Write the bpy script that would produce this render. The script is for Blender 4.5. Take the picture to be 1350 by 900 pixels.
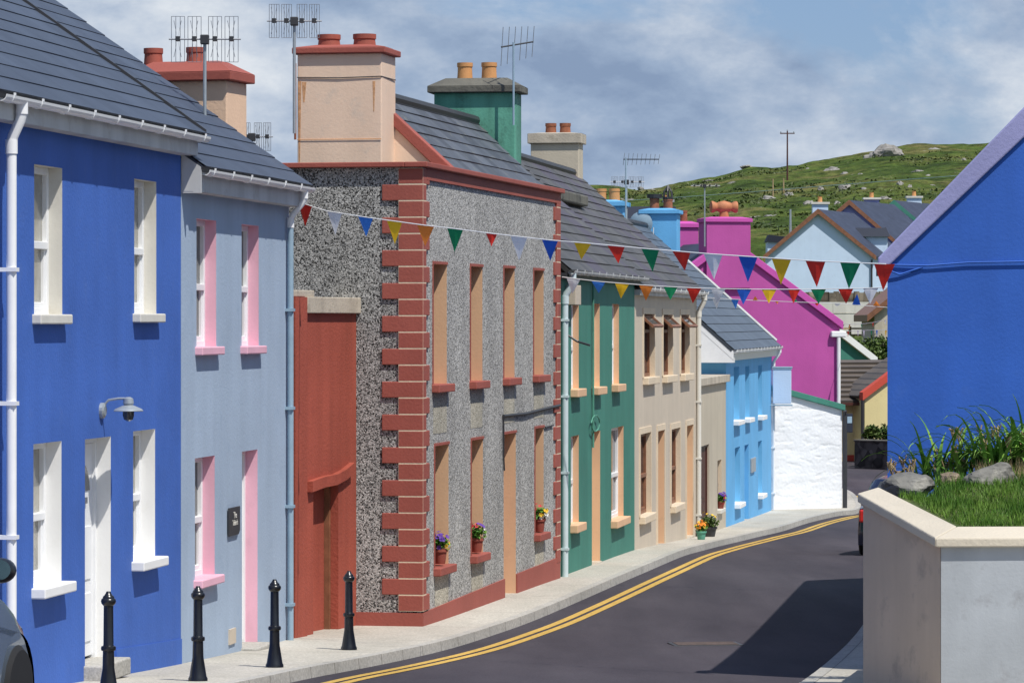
import bpy, bmesh, math, random
from mathutils import Vector, Matrix, noise
random.seed(7)
for o in list(bpy.data.objects): bpy.data.objects.remove(o)
S = bpy.context.scene
COL = S.collection
# ------------------------------------------------------------------ camera
F = 4800.0; CX = 675.0; HY = 425.0; CAM = 5.0
cam = bpy.data.cameras.new('camera'); camo = bpy.data.objects.new('camera', cam); COL.objects.link(camo)
cam.sensor_width = 36; cam.lens = F/1350*36; cam.clip_start = .5; cam.clip_end = 6000
cam.shift_y = -25/1350
camo.location = (0, 0, CAM); camo.rotation_euler = (math.radians(90), 0, 0)
S.camera = camo
# ------------------------------------------------------------------ light
SUN = Vector((.864, -.945, 2.15)).normalized()
sl = bpy.data.lights.new('sun', 'SUN'); so = bpy.data.objects.new('sun', sl); COL.objects.link(so)
sl.energy = 4.9; sl.angle = math.radians(.5); sl.color = (1, .955, .88)
so.rotation_euler = SUN.to_track_quat('Z', 'Y').to_euler(); so.location = (20, -20, 60)
W = bpy.data.worlds.new('World'); S.world = W; W.use_nodes = True
def world():
    nt = W.node_tree; N = nt.nodes; L = nt.links; N.clear()
    out = N.new('ShaderNodeOutputWorld'); bg = N.new('ShaderNodeBackground'); bg.inputs[1].default_value = .093
    sky = N.new('ShaderNodeTexSky'); sky.sky_type = 'NISHITA'; sky.sun_disc = False
    sky.sun_elevation = math.asin(SUN.z); sky.sun_rotation = math.atan2(SUN.x, SUN.y)
    sky.air_density = 1.0; sky.dust_density = .6; sky.ozone_density = 1.5
    tc = N.new('ShaderNodeTexCoord')
    mp = N.new('ShaderNodeMapping'); mp.inputs['Scale'].default_value = (12, 12, 22); mp.inputs['Location'].default_value = (19.28, 0, 8.7)
    L.new(tc.outputs['Generated'], mp.inputs[0])
    def nz(scale, det, rough, dist=0):
        n = N.new('ShaderNodeTexNoise'); n.inputs['Scale'].default_value = scale; n.inputs['Detail'].default_value = det
        n.inputs['Roughness'].default_value = rough; n.inputs['Distortion'].default_value = dist
        L.new(mp.outputs[0], n.inputs['Vector']); return n
    def ramp(src, pts):
        r = N.new('ShaderNodeValToRGB'); e = r.color_ramp.elements
        e[0].position, e[0].color = pts[0][0], pts[0][1]+(1,); e[1].position, e[1].color = pts[1][0], pts[1][1]+(1,)
        for p, c in pts[2:]: q = e.new(p); q.color = c+(1,)
        L.new(src, r.inputs[0]); return r
    cover = ramp(nz(.6, 12, .6, .2).outputs['Fac'], [(.34, (0,0,0)), (.43, (1,1,1))])
    m1 = N.new('ShaderNodeMath'); m1.operation = 'MULTIPLY_ADD'; m1.inputs[1].default_value = .30
    m0 = N.new('ShaderNodeMath'); m0.operation = 'MULTIPLY'; m0.inputs[1].default_value = .70
    L.new(nz(.95, 13, .57, .05).outputs['Fac'], m0.inputs[0]); L.new(nz(2.9, 10, .62, .1).outputs['Fac'], m1.inputs[0]); L.new(m0.outputs[0], m1.inputs[2])
    shade = ramp(m1.outputs[0], [(.39, (2.65,3.6,5.3)), (.455, (3.5,4.55,6.25)), (.505, (4.5,5.45,6.95)), (.555, (5.8,6.6,7.8)), (.64, (8.0,8.5,9.1))])
    blue = N.new('ShaderNodeMix'); blue.data_type = 'RGBA'; blue.inputs[0].default_value = .55
    L.new(sky.outputs[0], blue.inputs[6]); blue.inputs[7].default_value = (1.9, 3.6, 7.2, 1)
    mx = N.new('ShaderNodeMix'); mx.data_type = 'RGBA'
    sz = N.new('ShaderNodeSeparateXYZ'); L.new(tc.outputs['Generated'], sz.inputs[0])      # cloud thinned high overhead, out of view, to weaken the sky's fill light
    mr = N.new('ShaderNodeMapRange'); mr.inputs[1].default_value = .22; mr.inputs[2].default_value = .55; mr.inputs[3].default_value = 1; mr.inputs[4].default_value = .25; L.new(sz.outputs[2], mr.inputs[0])
    cm = N.new('ShaderNodeMath'); cm.operation = 'MULTIPLY'; L.new(cover.outputs[0], cm.inputs[0]); L.new(mr.outputs[0], cm.inputs[1])
    L.new(cm.outputs[0], mx.inputs[0]); L.new(blue.outputs[2], mx.inputs[6]); L.new(shade.outputs[0], mx.inputs[7])
    L.new(mx.outputs[2], bg.inputs[0]); L.new(bg.outputs[0], out.inputs[0])
world()
S.view_settings.view_transform = 'Standard'; S.view_settings.look = 'None'; S.view_settings.exposure = 0; S.view_settings.gamma = 1
S.view_settings.use_curve_mapping = False
S.render.engine = 'CYCLES'; S.render.resolution_x = 1024; S.render.resolution_y = 682
# ------------------------------------------------------------------ mesh builder
class MB:
    def __init__(s): s.v = []; s.f = []; s.uv = {}
    def q(s, *p, uv=None):
        i = len(s.v); s.v += [Vector(a) for a in p]; s.f.append(tuple(range(i, i+len(p))))
        if uv: s.uv[len(s.f)-1] = uv
        return s
    def add(s, vs, fs):
        i = len(s.v); s.v += [Vector(a) for a in vs]; s.f += [tuple(i+k for k in f) for f in fs]; return s
    def box(s, x0, x1, y0, y1, z0, z1):
        vs = [(x0,y0,z0),(x1,y0,z0),(x1,y1,z0),(x0,y1,z0),(x0,y0,z1),(x1,y0,z1),(x1,y1,z1),(x0,y1,z1)]
        return s.add(vs, [(0,3,2,1),(4,5,6,7),(0,1,5,4),(1,2,6,5),(2,3,7,6),(3,0,4,7)])
    def prism(s, pts, ext):
        n = len(pts); e = Vector(ext); vs = [Vector(p) for p in pts]; vs += [p+e for p in vs]
        fs = [tuple(range(n-1,-1,-1)), tuple(range(n, 2*n))]+[(i,(i+1)%n,n+(i+1)%n,n+i) for i in range(n)]
        return s.add(vs, fs)
    def tube(s, pts, r, n=8, caps=True):
        pts = [Vector(p) for p in pts]; rs = r if isinstance(r, (list, tuple)) else [r]*len(pts)
        vs = []; fs = []; ref = None
        for i, p in enumerate(pts):
            d = (pts[min(i+1, len(pts)-1)]-pts[max(i-1, 0)]).normalized()
            if ref is None: ref = Vector((0,0,1)) if abs(d.z) < .9 else Vector((1,0,0))
            a = d.cross(ref).normalized(); b = d.cross(a).normalized(); ref = a.cross(d) if False else ref
            for k in range(n):
                t = 2*math.pi*k/n; vs.append(p+(a*math.cos(t)+b*math.sin(t))*rs[i])
        for i in range(len(pts)-1):
            for k in range(n):
                fs.append((i*n+k, i*n+(k+1)%n, (i+1)*n+(k+1)%n, (i+1)*n+k))
        if caps: fs += [tuple(range(n-1,-1,-1)), tuple((len(pts)-1)*n+k for k in range(n))]
        return s.add(vs, fs)
    def lathe(s, prof, c=(0,0,0), n=20):
        c = Vector(c); vs = []; fs = []
        for r, z in prof:
            for k in range(n):
                t = 2*math.pi*k/n; vs.append(c+Vector((r*math.cos(t), r*math.sin(t), z)))
        m = len(prof)
        for i in range(m-1):
            for k in range(n): fs.append((i*n+k, i*n+(k+1)%n, (i+1)*n+(k+1)%n, (i+1)*n+k))
        fs += [tuple(range(n-1,-1,-1)), tuple((m-1)*n+k for k in range(n))]
        return s.add(vs, fs)
    def build(s, name, mat, parent=None, smooth=False, bevel=0, weld=False, seg=2):
        me = bpy.data.meshes.new(name); me.from_pydata([tuple(v) for v in s.v], [], s.f)
        if s.uv:
            ul = me.uv_layers.new(name='UVMap')
            for pi, uvs in s.uv.items():
                for li, c in zip(me.polygons[pi].loop_indices, uvs): ul.data[li].uv = c
        if weld or not s.uv:
            bm = bmesh.new(); bm.from_mesh(me)
            if weld: bmesh.ops.remove_doubles(bm, verts=bm.verts, dist=1e-4)
            if not s.uv: bmesh.ops.recalc_face_normals(bm, faces=bm.faces)
            bm.to_mesh(me); bm.free()
        if smooth:
            for p in me.polygons: p.use_smooth = True
            try: me.set_sharp_from_angle(angle=math.radians(40))
            except Exception: pass
        me.materials.append(mat)
        o = bpy.data.objects.new(name, me); COL.objects.link(o)
        if parent: o.parent = parent
        if bevel:
            m = o.modifiers.new('bevel', 'BEVEL'); m.width = bevel; m.segments = seg; m.limit_method = 'ANGLE'; m.angle_limit = math.radians(50)
        return o
def tag(o, label=None, cat=None, group=None, kind=None):
    if label: o['label'] = label
    if cat: o['category'] = cat
    if group: o['group'] = group
    if kind: o['kind'] = kind
    return o
def empty(name, loc, rz=0, label=None, cat=None, group=None):
    o = bpy.data.objects.new(name, None); COL.objects.link(o); o.location = loc; o.rotation_euler = (0, 0, rz)
    o.empty_display_size = .2
    return tag(o, label, cat, group)
def copy_tree(o, parent=None):
    c = o.copy(); COL.objects.link(c)
    if parent: c.parent = parent
    for ch in list(o.children): copy_tree(ch, c)
    return c
# ------------------------------------------------------------------ materials
def newmat(name):
    m = bpy.data.materials.new(name); m.use_nodes = True; nt = m.node_tree
    return m, nt, nt.nodes, nt.links, nt.nodes['Principled BSDF']
def _noise(N, L, vec, scale, det=4, rough=.55):
    n = N.new('ShaderNodeTexNoise'); n.inputs['Scale'].default_value = scale; n.inputs['Detail'].default_value = det
    n.inputs['Roughness'].default_value = rough; L.new(vec, n.inputs['Vector']); return n
def _ramp(N, L, src, pts):
    r = N.new('ShaderNodeValToRGB'); e = r.color_ramp.elements
    for i, (p, c) in enumerate(pts):
        q = e[i] if i < 2 else e.new(p)
        q.position = p; q.color = tuple(c[:3])+(1,)
    L.new(src, r.inputs[0]); return r
def _mul(c, k): return tuple(min(1, x*k) for x in c)
def _map(N, L, src, scale):
    m = N.new('ShaderNodeMapping'); m.inputs['Scale'].default_value = scale; L.new(src, m.inputs[0]); return m.outputs[0]
def _mix(N, L, fac, a, b, mode='MIX'):
    x = N.new('ShaderNodeMix'); x.data_type = 'RGBA'; x.blend_type = mode
    if isinstance(fac, (int, float)): x.inputs[0].default_value = fac
    else: L.new(fac, x.inputs[0])
    for k, s in ((6, a), (7, b)):
        if isinstance(s, tuple): x.inputs[k].default_value = tuple(s[:3])+(1,)
        else: L.new(s, x.inputs[k])
    return x.outputs[2]
def _bump(N, L, P, h, strength, dist):
    b = N.new('ShaderNodeBump'); b.inputs['Strength'].default_value = strength; b.inputs['Distance'].default_value = dist
    L.new(h, b.inputs['Height']); L.new(b.outputs[0], P.inputs['Normal']); return b
def paint(name, c, rough=.7, var=.12, streak=.16, bump=.35, bscale=28, dirt=None, dirt_amt=.25, spec=.3):
    """painted render: soft mottling, vertical rain streaks, worn flecks and trowel bumps"""
    m, nt, N, L, P = newmat(name)
    tc = N.new('ShaderNodeTexCoord').outputs['Object']
    big = _ramp(N, L, _noise(N, L, tc, .9, 5).outputs[0], [(.3, _mul(c, 1-var)), (.7, _mul(c, 1+var))]).outputs[0]
    st = _ramp(N, L, _noise(N, L, _map(N, L, tc, (2.6, 2.6, .22)), 1, 7, .62).outputs[0], [(.34, (1-streak*.8,)*3), (.62, (1,1,1))]).outputs[0]
    col = _mix(N, L, 1.0, big, st, 'MULTIPLY')
    if dirt is None: dirt = tuple(.5*x+.05 for x in c)
    fl = _ramp(N, L, _noise(N, L, tc, 3.2, 8, .68).outputs[0], [(.56, (0,0,0)), (.72, (dirt_amt,)*3)]).outputs[0]
    col = _mix(N, L, fl, col, dirt)
    L.new(col, P.inputs['Base Color']); P.inputs['Roughness'].default_value = rough; P.inputs['Specular IOR Level'].default_value = spec
    h = N.new('ShaderNodeMath'); h.operation = 'ADD'
    L.new(_noise(N, L, tc, bscale, 4).outputs[0], h.inputs[0]); L.new(_noise(N, L, tc, 2.3, 3).outputs[0], h.inputs[1])
    _bump(N, L, P, h.outputs[0], bump, .012)
    return m
def plain(name, c, rough=.5, metal=0, spec=.5, var=.1, scale=6, bump=0):
    m, nt, N, L, P = newmat(name)
    tc = N.new('ShaderNodeTexCoord').outputs['Object']
    n = _noise(N, L, tc, scale, 5)
    L.new(_ramp(N, L, n.outputs[0], [(.3, _mul(c, 1-var)), (.7, _mul(c, 1+var))]).outputs[0], P.inputs['Base Color'])
    P.inputs['Roughness'].default_value = rough; P.inputs['Metallic'].default_value = metal; P.inputs['Specular IOR Level'].default_value = spec
    if bump: _bump(N, L, P, n.outputs[0], bump, .02)
    return m
def slate(name, c, course=.2, width=.32, var=.35, lichen=None, lich=.0, tint=None, rough=.55):
    m, nt, N, L, P = newmat(name)
    uv = N.new('ShaderNodeTexCoord').outputs['UV']
    br = N.new('ShaderNodeTexBrick'); br.offset = .5; br.squash = 1
    br.inputs['Scale'].default_value = 1; br.inputs['Brick Width'].default_value = width; br.inputs['Row Height'].default_value = course
    br.inputs['Mortar Size'].default_value = .004; br.inputs['Mortar Smooth'].default_value = .1; br.inputs['Bias'].default_value = 0
    br.inputs['Color1'].default_value = _mul(c, 1-var)+(1,); br.inputs['Color2'].default_value = _mul(c, 1+var)+(1,)
    br.inputs['Mortar'].default_value = _mul(c, .45)+(1,)
    L.new(uv, br.inputs['Vector'])
    n = _noise(N, L, uv, 1.1, 6)
    col = _mix(N, L, 1.0, br.outputs[0], _ramp(N, L, n.outputs[0], [(.3, (.8,.8,.82)), (.7, (1.15,1.13,1.1))]).outputs[0], 'MULTIPLY')
    if tint:
        col = _mix(N, L, _ramp(N, L, _noise(N, L, uv, .45, 3).outputs[0], [(.5, (0,0,0)), (.56, (.8,.8,.8))]).outputs[0], col, tint)
    if lich:
        f = _ramp(N, L, _noise(N, L, uv, 5, 8, .7).outputs[0], [(.55, (0,0,0)), (.68, (lich,)*3)]).outputs[0]
        col = _mix(N, L, f, col, lichen or (.25,.24,.15))
    L.new(col, P.inputs['Base Color']); P.inputs['Roughness'].default_value = rough; P.inputs['Specular IOR Level'].default_value = .45
    _bump(N, L, P, _noise(N, L, uv, 14, 5).outputs[0], .25, .01)
    return m
def pebble(name, dark, light, scale=34):
    m, nt, N, L, P = newmat(name)
    tc = N.new('ShaderNodeTexCoord').outputs['Object']
    v = N.new('ShaderNodeTexVoronoi'); v.inputs['Scale'].default_value = scale; L.new(tc, v.inputs['Vector'])
    sep = N.new('ShaderNodeSeparateColor'); L.new(v.outputs['Color'], sep.inputs[0])
    mid = tuple((a*.5+b*.5) for a, b in zip(dark, light))
    col = _ramp(N, L, sep.outputs[0], [(.05, dark), (.95, light), (.45, mid)]).outputs[0]
    gap = _ramp(N, L, v.outputs['Distance'], [(.5, (1,1,1)), (.85, (.5,.5,.5))]).outputs[0]
    col = _mix(N, L, 1.0, col, gap, 'MULTIPLY')
    col = _mix(N, L, 1.0, col, _ramp(N, L, _noise(N, L, _map(N, L, tc, (1.5,1.5,.5)), 1, 5).outputs[0], [(.3, (.78,.78,.78)), (.7, (1.1,1.1,1.09))]).outputs[0], 'MULTIPLY')
    L.new(col, P.inputs['Base Color']); P.inputs['Roughness'].default_value = .85; P.inputs['Specular IOR Level'].default_value = .2
    inv = N.new('ShaderNodeMath'); inv.operation = 'SUBTRACT'; inv.inputs[0].default_value = 1; L.new(v.outputs['Distance'], inv.inputs[1])
    _bump(N, L, P, inv.outputs[0], .45, .012)
    return m
def ground_mat(name, c1, c2, speck=60, joints=None, rough=.9, bump=.3):
    m, nt, N, L, P = newmat(name)
    tc = N.new('ShaderNodeTexCoord').outputs['Object']
    a = _ramp(N, L, _noise(N, L, _map(N, L, tc, (1, .35, 1)), .7, 6).outputs[0], [(.3, c1), (.7, c2)]).outputs[0]
    sp = _ramp(N, L, _noise(N, L, tc, speck, 3, .7).outputs[0], [(.3, (.7,.7,.7)), (.7, (1.25,1.25,1.25))]).outputs[0]
    col = _mix(N, L, 1.0, a, sp, 'MULTIPLY')
    st = _ramp(N, L, _noise(N, L, tc, 1.7, 7, .7).outputs[0], [(.58, (0,0,0)), (.68, (.35,.35,.35))]).outputs[0]
    col = _mix(N, L, st, col, _mul(c1, .62))
    L.new(col, P.inputs['Base Color']); P.inputs['Roughness'].default_value = rough; P.inputs['Specular IOR Level'].default_value = .25
    _bump(N, L, P, _noise(N, L, tc, speck, 4).outputs[0], bump, .01)
    return m
def leafmat(name, c1, c2, rough=.55, scale=9, trans=.25):
    m, nt, N, L, P = newmat(name)
    tc = N.new('ShaderNodeTexCoord').outputs['Object']
    L.new(_ramp(N, L, _noise(N, L, tc, scale, 3).outputs[0], [(.35, c1), (.65, c2)]).outputs[0], P.inputs['Base Color'])
    P.inputs['Roughness'].default_value = rough; P.inputs['Specular IOR Level'].default_value = .25
    return m
M = {}
M['blue'] = paint('royal_blue_render', (.055, .140, .475), var=.12, streak=.10, dirt=(.11,.18,.42), dirt_amt=.25)
M['greyblue'] = paint('grey_blue_render', (.365, .455, .575), var=.07, streak=.10, dirt=(.20,.30,.42), dirt_amt=.3)
M['gable_blue'] = paint('deep_blue_render', (.031, .116, .47), var=.12, streak=.13, bump=.22, dirt=(.055,.14,.46), dirt_amt=.35)
M['lilac'] = paint('lilac_coping', (.29, .295, .52), var=.10, streak=.05, dirt=(.28,.27,.45))
M['skyblue'] = paint('sky_blue_render', (.135, .42, .74), var=.07, streak=.08)
M['purple'] = paint('magenta_render', (.46, .082, .325), var=.08, streak=.06, dirt=(.38,.06,.30), dirt_amt=.3)
M['purple_lt'] = paint('pink_magenta_trim', (.52, .085, .37), var=.06, streak=.04)
M['green'] = paint('sea_green_render', (.055, .215, .165), var=.09, streak=.16)
M['green_dk'] = paint('weathered_green_render', (.115, .35, .255), var=.18, streak=.5, dirt=(.03,.07,.06), dirt_amt=.7)
M['cream'] = paint('cream_render', (.58, .50, .40), var=.05, streak=.09)
M['cream_lt'] = paint('pale_cream_trim', (.70, .58, .43), var=.05, streak=.08)
M['beige'] = paint('beige_render', (.52, .46, .36), var=.06, streak=.10)
M['peach'] = paint('peach_render', (.76, .53, .37), var=.05, streak=.06, dirt=(.5,.38,.28), dirt_amt=.45)
M['peach_rev'] = paint('peach_paint', (.72, .46, .28), var=.05, streak=.08, bump=.15)
M['peach_dirty'] = paint('stained_peach_render', (.80, .60, .45), var=.06, streak=.10, bump=.2, dirt=(.50,.46,.40), dirt_amt=.5)
M['rust'] = paint('brick_red_paint', (.335, .092, .070), var=.10, streak=.10, dirt=(.26,.075,.06), dirt_amt=.35)
M['rust_wall'] = paint('red_wall_paint', (.37, .085, .055), var=.11, streak=.25, dirt=(.28,.06,.045), dirt_amt=.5, bump=.6)
M['concrete'] = paint('weathered_concrete', (.52, .46, .37), var=.14, streak=.3, dirt=(.22,.19,.14), dirt_amt=.7, bump=.5)
M['lichen'] = paint('lichen_concrete', (.13, .125, .105), var=.45, streak=.2, dirt=(.03,.03,.028), dirt_amt=1.0, bump=.9, bscale=14)
M['white_wall'] = paint('whitewash', (.80, .82, .84), var=.03, streak=.03, dirt=(.66,.66,.65), dirt_amt=.2, bump=.5, bscale=9)
M['white'] = plain('white_upvc', (.80, .81, .82), rough=.35, var=.03)
M['white_paint'] = paint('white_paint', (.80, .80, .79), var=.03, streak=.05, bump=.1, dirt=(.6,.58,.52), dirt_amt=.2)
M['offwhite'] = paint('off_white_paint', (.66, .64, .58), var=.05, streak=.14, bump=.15, dirt=(.5,.46,.38), dirt_amt=.4)
M['dirtywhite'] = paint('stained_fascia', (.58, .59, .59), var=.06, streak=.25, bump=.1, dirt=(.30,.26,.22), dirt_amt=.5)
M['pink'] = paint('pink_paint', (.76, .43, .53), var=.05, streak=.10, bump=.15)
M['brown'] = plain('brown_timber', (.22, .095, .05), rough=.5, var=.25)
M['brown_dk'] = plain('dark_brown_timber', (.075, .025, .018), rough=.45, var=.3)
M['glass'] = plain('window_glass', (.045, .05, .055), rough=.06, spec=.8, var=.3, scale=1.5)
M['curtain_glass'] = plain('glass_over_curtain', (.30, .29, .25), rough=.12, spec=.7, var=.25, scale=4)
M['black'] = plain('black_gloss_paint', (.008, .009, .012), rough=.28, spec=.6, var=.3)
M['pipe_grey'] = plain('grey_blue_pipe', (.27, .38, .47), rough=.45, var=.08)
M['alu'] = plain('aluminium_rod', (.30, .31, .33), rough=.4, metal=.6)
M['darkmetal'] = plain('dark_metal', (.035, .036, .04), rough=.5)
M['galv'] = plain('galvanised_steel', (.36, .40, .43), rough=.42, metal=.35, var=.12)
M['terracotta'] = plain('terracotta_red', (.30, .075, .05), rough=.75, var=.18)
M['terra_or'] = plain('buff_clay', (.56, .27, .10), rough=.75, var=.14)
M['terra_rust'] = plain('rusty_clay', (.26, .09, .045), rough=.8, var=.4)
M['slateA'] = slate('blue_black_slates', (.052, .070, .108), course=.29, width=.6, var=.09, rough=.62)
M['slateG'] = slate('grey_slates', (.075, .085, .105), course=.24, width=.36, var=.3, lich=.55, lichen=(.22,.22,.17), tint=None)
M['slateM'] = slate('mossy_grey_slates', (.075, .073, .072), course=.26, width=.4, var=.22, lich=.45, lichen=(.17,.15,.10), tint=(.068,.056,.08))
M['slateB'] = slate('clean_slates', (.085, .11, .145), course=.28, width=.5, var=.08)
M['slateN'] = slate('navy_slates', (.034, .045, .08), course=.3, width=.5, var=.12, rough=.7)
M['tile_brown'] = slate('brown_concrete_tiles', (.115, .092, .072), course=.34, width=.33, var=.12)
for nd in M['tile_brown'].node_tree.nodes:
    if nd.bl_idname == 'ShaderNodeTexBrick': nd.inputs['Mortar Size'].default_value = .045; nd.inputs['Brick Width'].default_value = 40
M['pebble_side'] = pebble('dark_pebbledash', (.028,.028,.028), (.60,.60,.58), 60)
M['pebble'] = pebble('grey_pebbledash', (.15,.148,.142), (.68,.67,.64), 62)
M['pebble_lt'] = pebble('washed_pebbledash', (.30,.28,.22), (.66,.62,.52), 64)
def asphalt():
    m = ground_mat('asphalt', (.047,.041,.051), (.064,.057,.068), 45); nt = m.node_tree; N = nt.nodes; L = nt.links; Pn = N['Principled BSDF']; old = Pn.inputs['Base Color'].links[0].from_socket
    tc = N.new('ShaderNodeTexCoord').outputs['Object']; mp = N.new('ShaderNodeMapping'); mp.inputs['Rotation'].default_value = (0,0,.16); mp.inputs['Scale'].default_value = (.9,.10,1); L.new(tc, mp.inputs[0])
    r = _ramp(N, L, _noise(N, L, mp.outputs[0], 1, 6, .6).outputs[0], [(.35, (.78,.78,.80)), (.65, (1.18,1.17,1.15))]).outputs[0]
    L.new(_mix(N, L, 1.0, old, r, 'MULTIPLY'), Pn.inputs['Base Color']); return m
M['asphalt'] = asphalt()
def joints(m, period, dark, axis_rot=0, width=.012):
    nt = m.node_tree; N = nt.nodes; L = nt.links; Pn = N['Principled BSDF']; old = Pn.inputs['Base Color'].links[0].from_socket
    tc = N.new('ShaderNodeTexCoord').outputs['Object']; mp = N.new('ShaderNodeMapping'); mp.inputs['Rotation'].default_value = (0, 0, axis_rot); L.new(tc, mp.inputs[0])
    sp = N.new('ShaderNodeSeparateXYZ'); L.new(mp.outputs[0], sp.inputs[0])
    a = N.new('ShaderNodeMath'); a.operation = 'PINGPONG'; a.inputs[1].default_value = period/2; L.new(sp.outputs[1], a.inputs[0])
    b = N.new('ShaderNodeMath'); b.operation = 'LESS_THAN'; b.inputs[1].default_value = width; L.new(a.outputs[0], b.inputs[0])
    c = N.new('ShaderNodeMath'); c.operation = 'MULTIPLY'; c.inputs[1].default_value = .75; L.new(b.outputs[0], c.inputs[0])
    L.new(_mix(N, L, c.outputs[0], old, dark), Pn.inputs['Base Color']); return m
M['pave'] = joints(ground_mat('concrete_pavement', (.37,.35,.30), (.53,.50,.44), 30), 2.6, (.16,.15,.12), .2)
M['kerb'] = joints(ground_mat('kerb_concrete', (.33,.32,.29), (.47,.45,.41), 30), .92, (.15,.14,.12), .2)
M['yellow'] = ground_mat('yellow_road_paint', (.44,.28,.065), (.60,.39,.10), 22, bump=.15)
M['gardenwall'] = paint('grey_cement_render', (.37, .395, .42), var=.18, streak=.12, bump=.2, dirt=(.24,.24,.25), dirt_amt=.6)
M['gardenside'] = paint('pinkish_cement_render', (.57, .455, .345), var=.09, streak=.14, bump=.2, dirt=(.30,.25,.21), dirt_amt=.6)
M['coping'] = paint('cream_coping', (.56, .50, .40), var=.07, streak=.05, dirt=(.45,.42,.36), dirt_amt=.4, bump=.5)
M['lawn'] = leafmat('lawn_soil', (.05,.075,.015), (.09,.11,.03))
M['grass'] = leafmat('grass_blades', (.055,.14,.015), (.15,.26,.04), scale=3)
M['leaf'] = leafmat('strap_leaves', (.07,.19,.025), (.22,.38,.07), scale=5)
M['drygrass'] = leafmat('dry_stalks', (.28,.20,.11), (.46,.36,.20))
M['shrub'] = leafmat('shrub_leaves', (.035,.07,.012), (.10,.15,.03), scale=3)
M['rock'] = paint('lichened_rock', (.16, .155, .14), var=.35, streak=.1, dirt=(.42,.40,.34), dirt_amt=.9, bump=1.0, bscale=11)
M['rock_br'] = paint('brown_rock', (.22, .17, .12), var=.25, streak=.1, dirt=(.34,.29,.2), dirt_amt=.5, bump=1.0, bscale=11)
M['hillrock'] = paint('pale_hill_rock', (.27, .255, .235), var=.3, streak=.1, dirt=(.10,.10,.07), dirt_amt=.9, bump=1, bscale=2)
M['yellow_wall'] = paint('pale_yellow_render', (.70, .60, .30), var=.05, streak=.05)
M['red_trim'] = paint('red_trim_paint', (.55, .08, .05), var=.05, streak=.05)
M['stone'] = pebble('dark_stone_wall', (.03,.03,.028), (.14,.135,.12), 4)
M['stone_br'] = pebble('brown_stone_wall', (.10,.08,.06), (.38,.32,.24), 2.2)
M['palehouse'] = paint('pale_blue_render', (.56, .69, .86), var=.04, streak=.04)
M['clay'] = plain('orange_brown_clay', (.42, .16, .07), rough=.7, var=.25)
M['drain'] = plain('rusted_iron', (.085,.06,.05), rough=.85, var=.3, scale=14)
M['rubber'] = plain('tyre_rubber', (.010,.010,.011), rough=.8)
M['rust_stain'] = plain('rust_stain', (.55,.30,.15), rough=.8, var=.35, scale=20)
M['mirror'] = plain('mirror_glass', (.35,.5,.5), rough=.05, metal=1)
M['pale_pipe'] = plain('pale_pipe', (.58,.68,.70), rough=.4, var=.05)
def flagmat(n, c):
    m = plain('flag_'+n, c, rough=.7, var=.06, spec=.2); nt = m.node_tree; Pn = nt.nodes['Principled BSDF']
    t = nt.nodes.new('ShaderNodeBsdfTranslucent'); t.inputs[0].default_value = c+(1,); a = nt.nodes.new('ShaderNodeMixShader'); a.inputs[0].default_value = .35
    nt.links.new(Pn.outputs[0], a.inputs[1]); nt.links.new(t.outputs[0], a.inputs[2]); nt.links.new(a.outputs[0], nt.nodes['Material Output'].inputs[0]); return m
FL = {'red': flagmat('red', (.78,.045,.03)), 'white': flagmat('white', (.86,.87,.90)), 'blue': flagmat('blue', (.03,.13,.62)),
      'yellow': flagmat('yellow', (.95,.58,.03)), 'orange': flagmat('orange', (.95,.28,.05)), 'green': flagmat('green', (.015,.27,.11)),
      'sky': flagmat('mid_blue', (.06,.25,.78))}
# ------------------------------------------------------------------ terrain levels (z relative to the camera)
GP = [(-60,-.6),(-10,-.8),(10,-1.35),(20,-2.17),(24,-2.62),(26,-2.84),(30,-3.13),(34.5,-3.38),(38,-3.55),(43,-3.74),(46,-3.79),(54.5,-3.82),(64,-3.98),(74,-4.35),
      (80,-4.5),(92,-4.74),(110,-4.8),(124,-4.75),(130,-4.6),(150,-2.2),(170,-.9),(200,-.3),(240,1.6),(300,6.0)]
def Graw(z):
    if z <= GP[0][0]: return GP[0][1]
    for (a, ga), (b, gb) in zip(GP, GP[1:]):
        if z <= b: return ga+(gb-ga)*(z-a)/(b-a)
    return GP[-1][1]
def G(z):
    return sum(Graw(z+k*.8) for k in (-2,-1,0,1,2))/5
def unground(px, py, off=0.0):
    Z = 140.0
    while Z > 12:
        if HY-(G(Z)+off)*F/Z >= py: break
        Z -= .02
    return Vector(((px-CX)/F*Z, Z, CAM+G(Z)+off))
def P(px, py, Z): return Vector(((px-CX)/F*Z, Z, CAM+(HY-py)/F*Z))
# ------------------------------------------------------------------ ground: road, pavements, kerbs, lines
ROAD = -.11
lk = [unground(x, y) for x, y in ((330,896),(400,880),(470,868),(527,857),(590,843),(643,827),(700,808),(760,783),(805,764),(850,745),(920,719),(960,709),(1000,700),(1030,694),(1060,684),(1085,678),(1106,673.5),(1130,672),(1137,665),(1126,649),(1112,643.5))]
lk = [Vector((lk[0].x-(lk[0].y-10)*.157, 10, 0))]+lk
print([tuple(round(c,2) for c in p) for p in lk])
def chaikin(pts, n=2):
    for _ in range(n):
        q = [pts[0]]
        for a, b in zip(pts, pts[1:]): q += [a*.75+b*.25, a*.25+b*.75]
        pts = q+[pts[-1]]
    return pts
lk = chaikin([Vector((p.x, p.y, 0)) for p in lk])
def offs(pts, d):
    out = []
    for i, p in enumerate(pts):
        t = (pts[min(i+1, len(pts)-1)]-pts[max(i-1, 0)]); t.normalize()
        out.append(p+Vector((t.y, -t.x, 0))*d)
    return out
def rk_x(Z): return 2.75+.146*(Z-34.3) if Z < 78 else 2.75+.146*43.7+.32*(Z-78)
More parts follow.
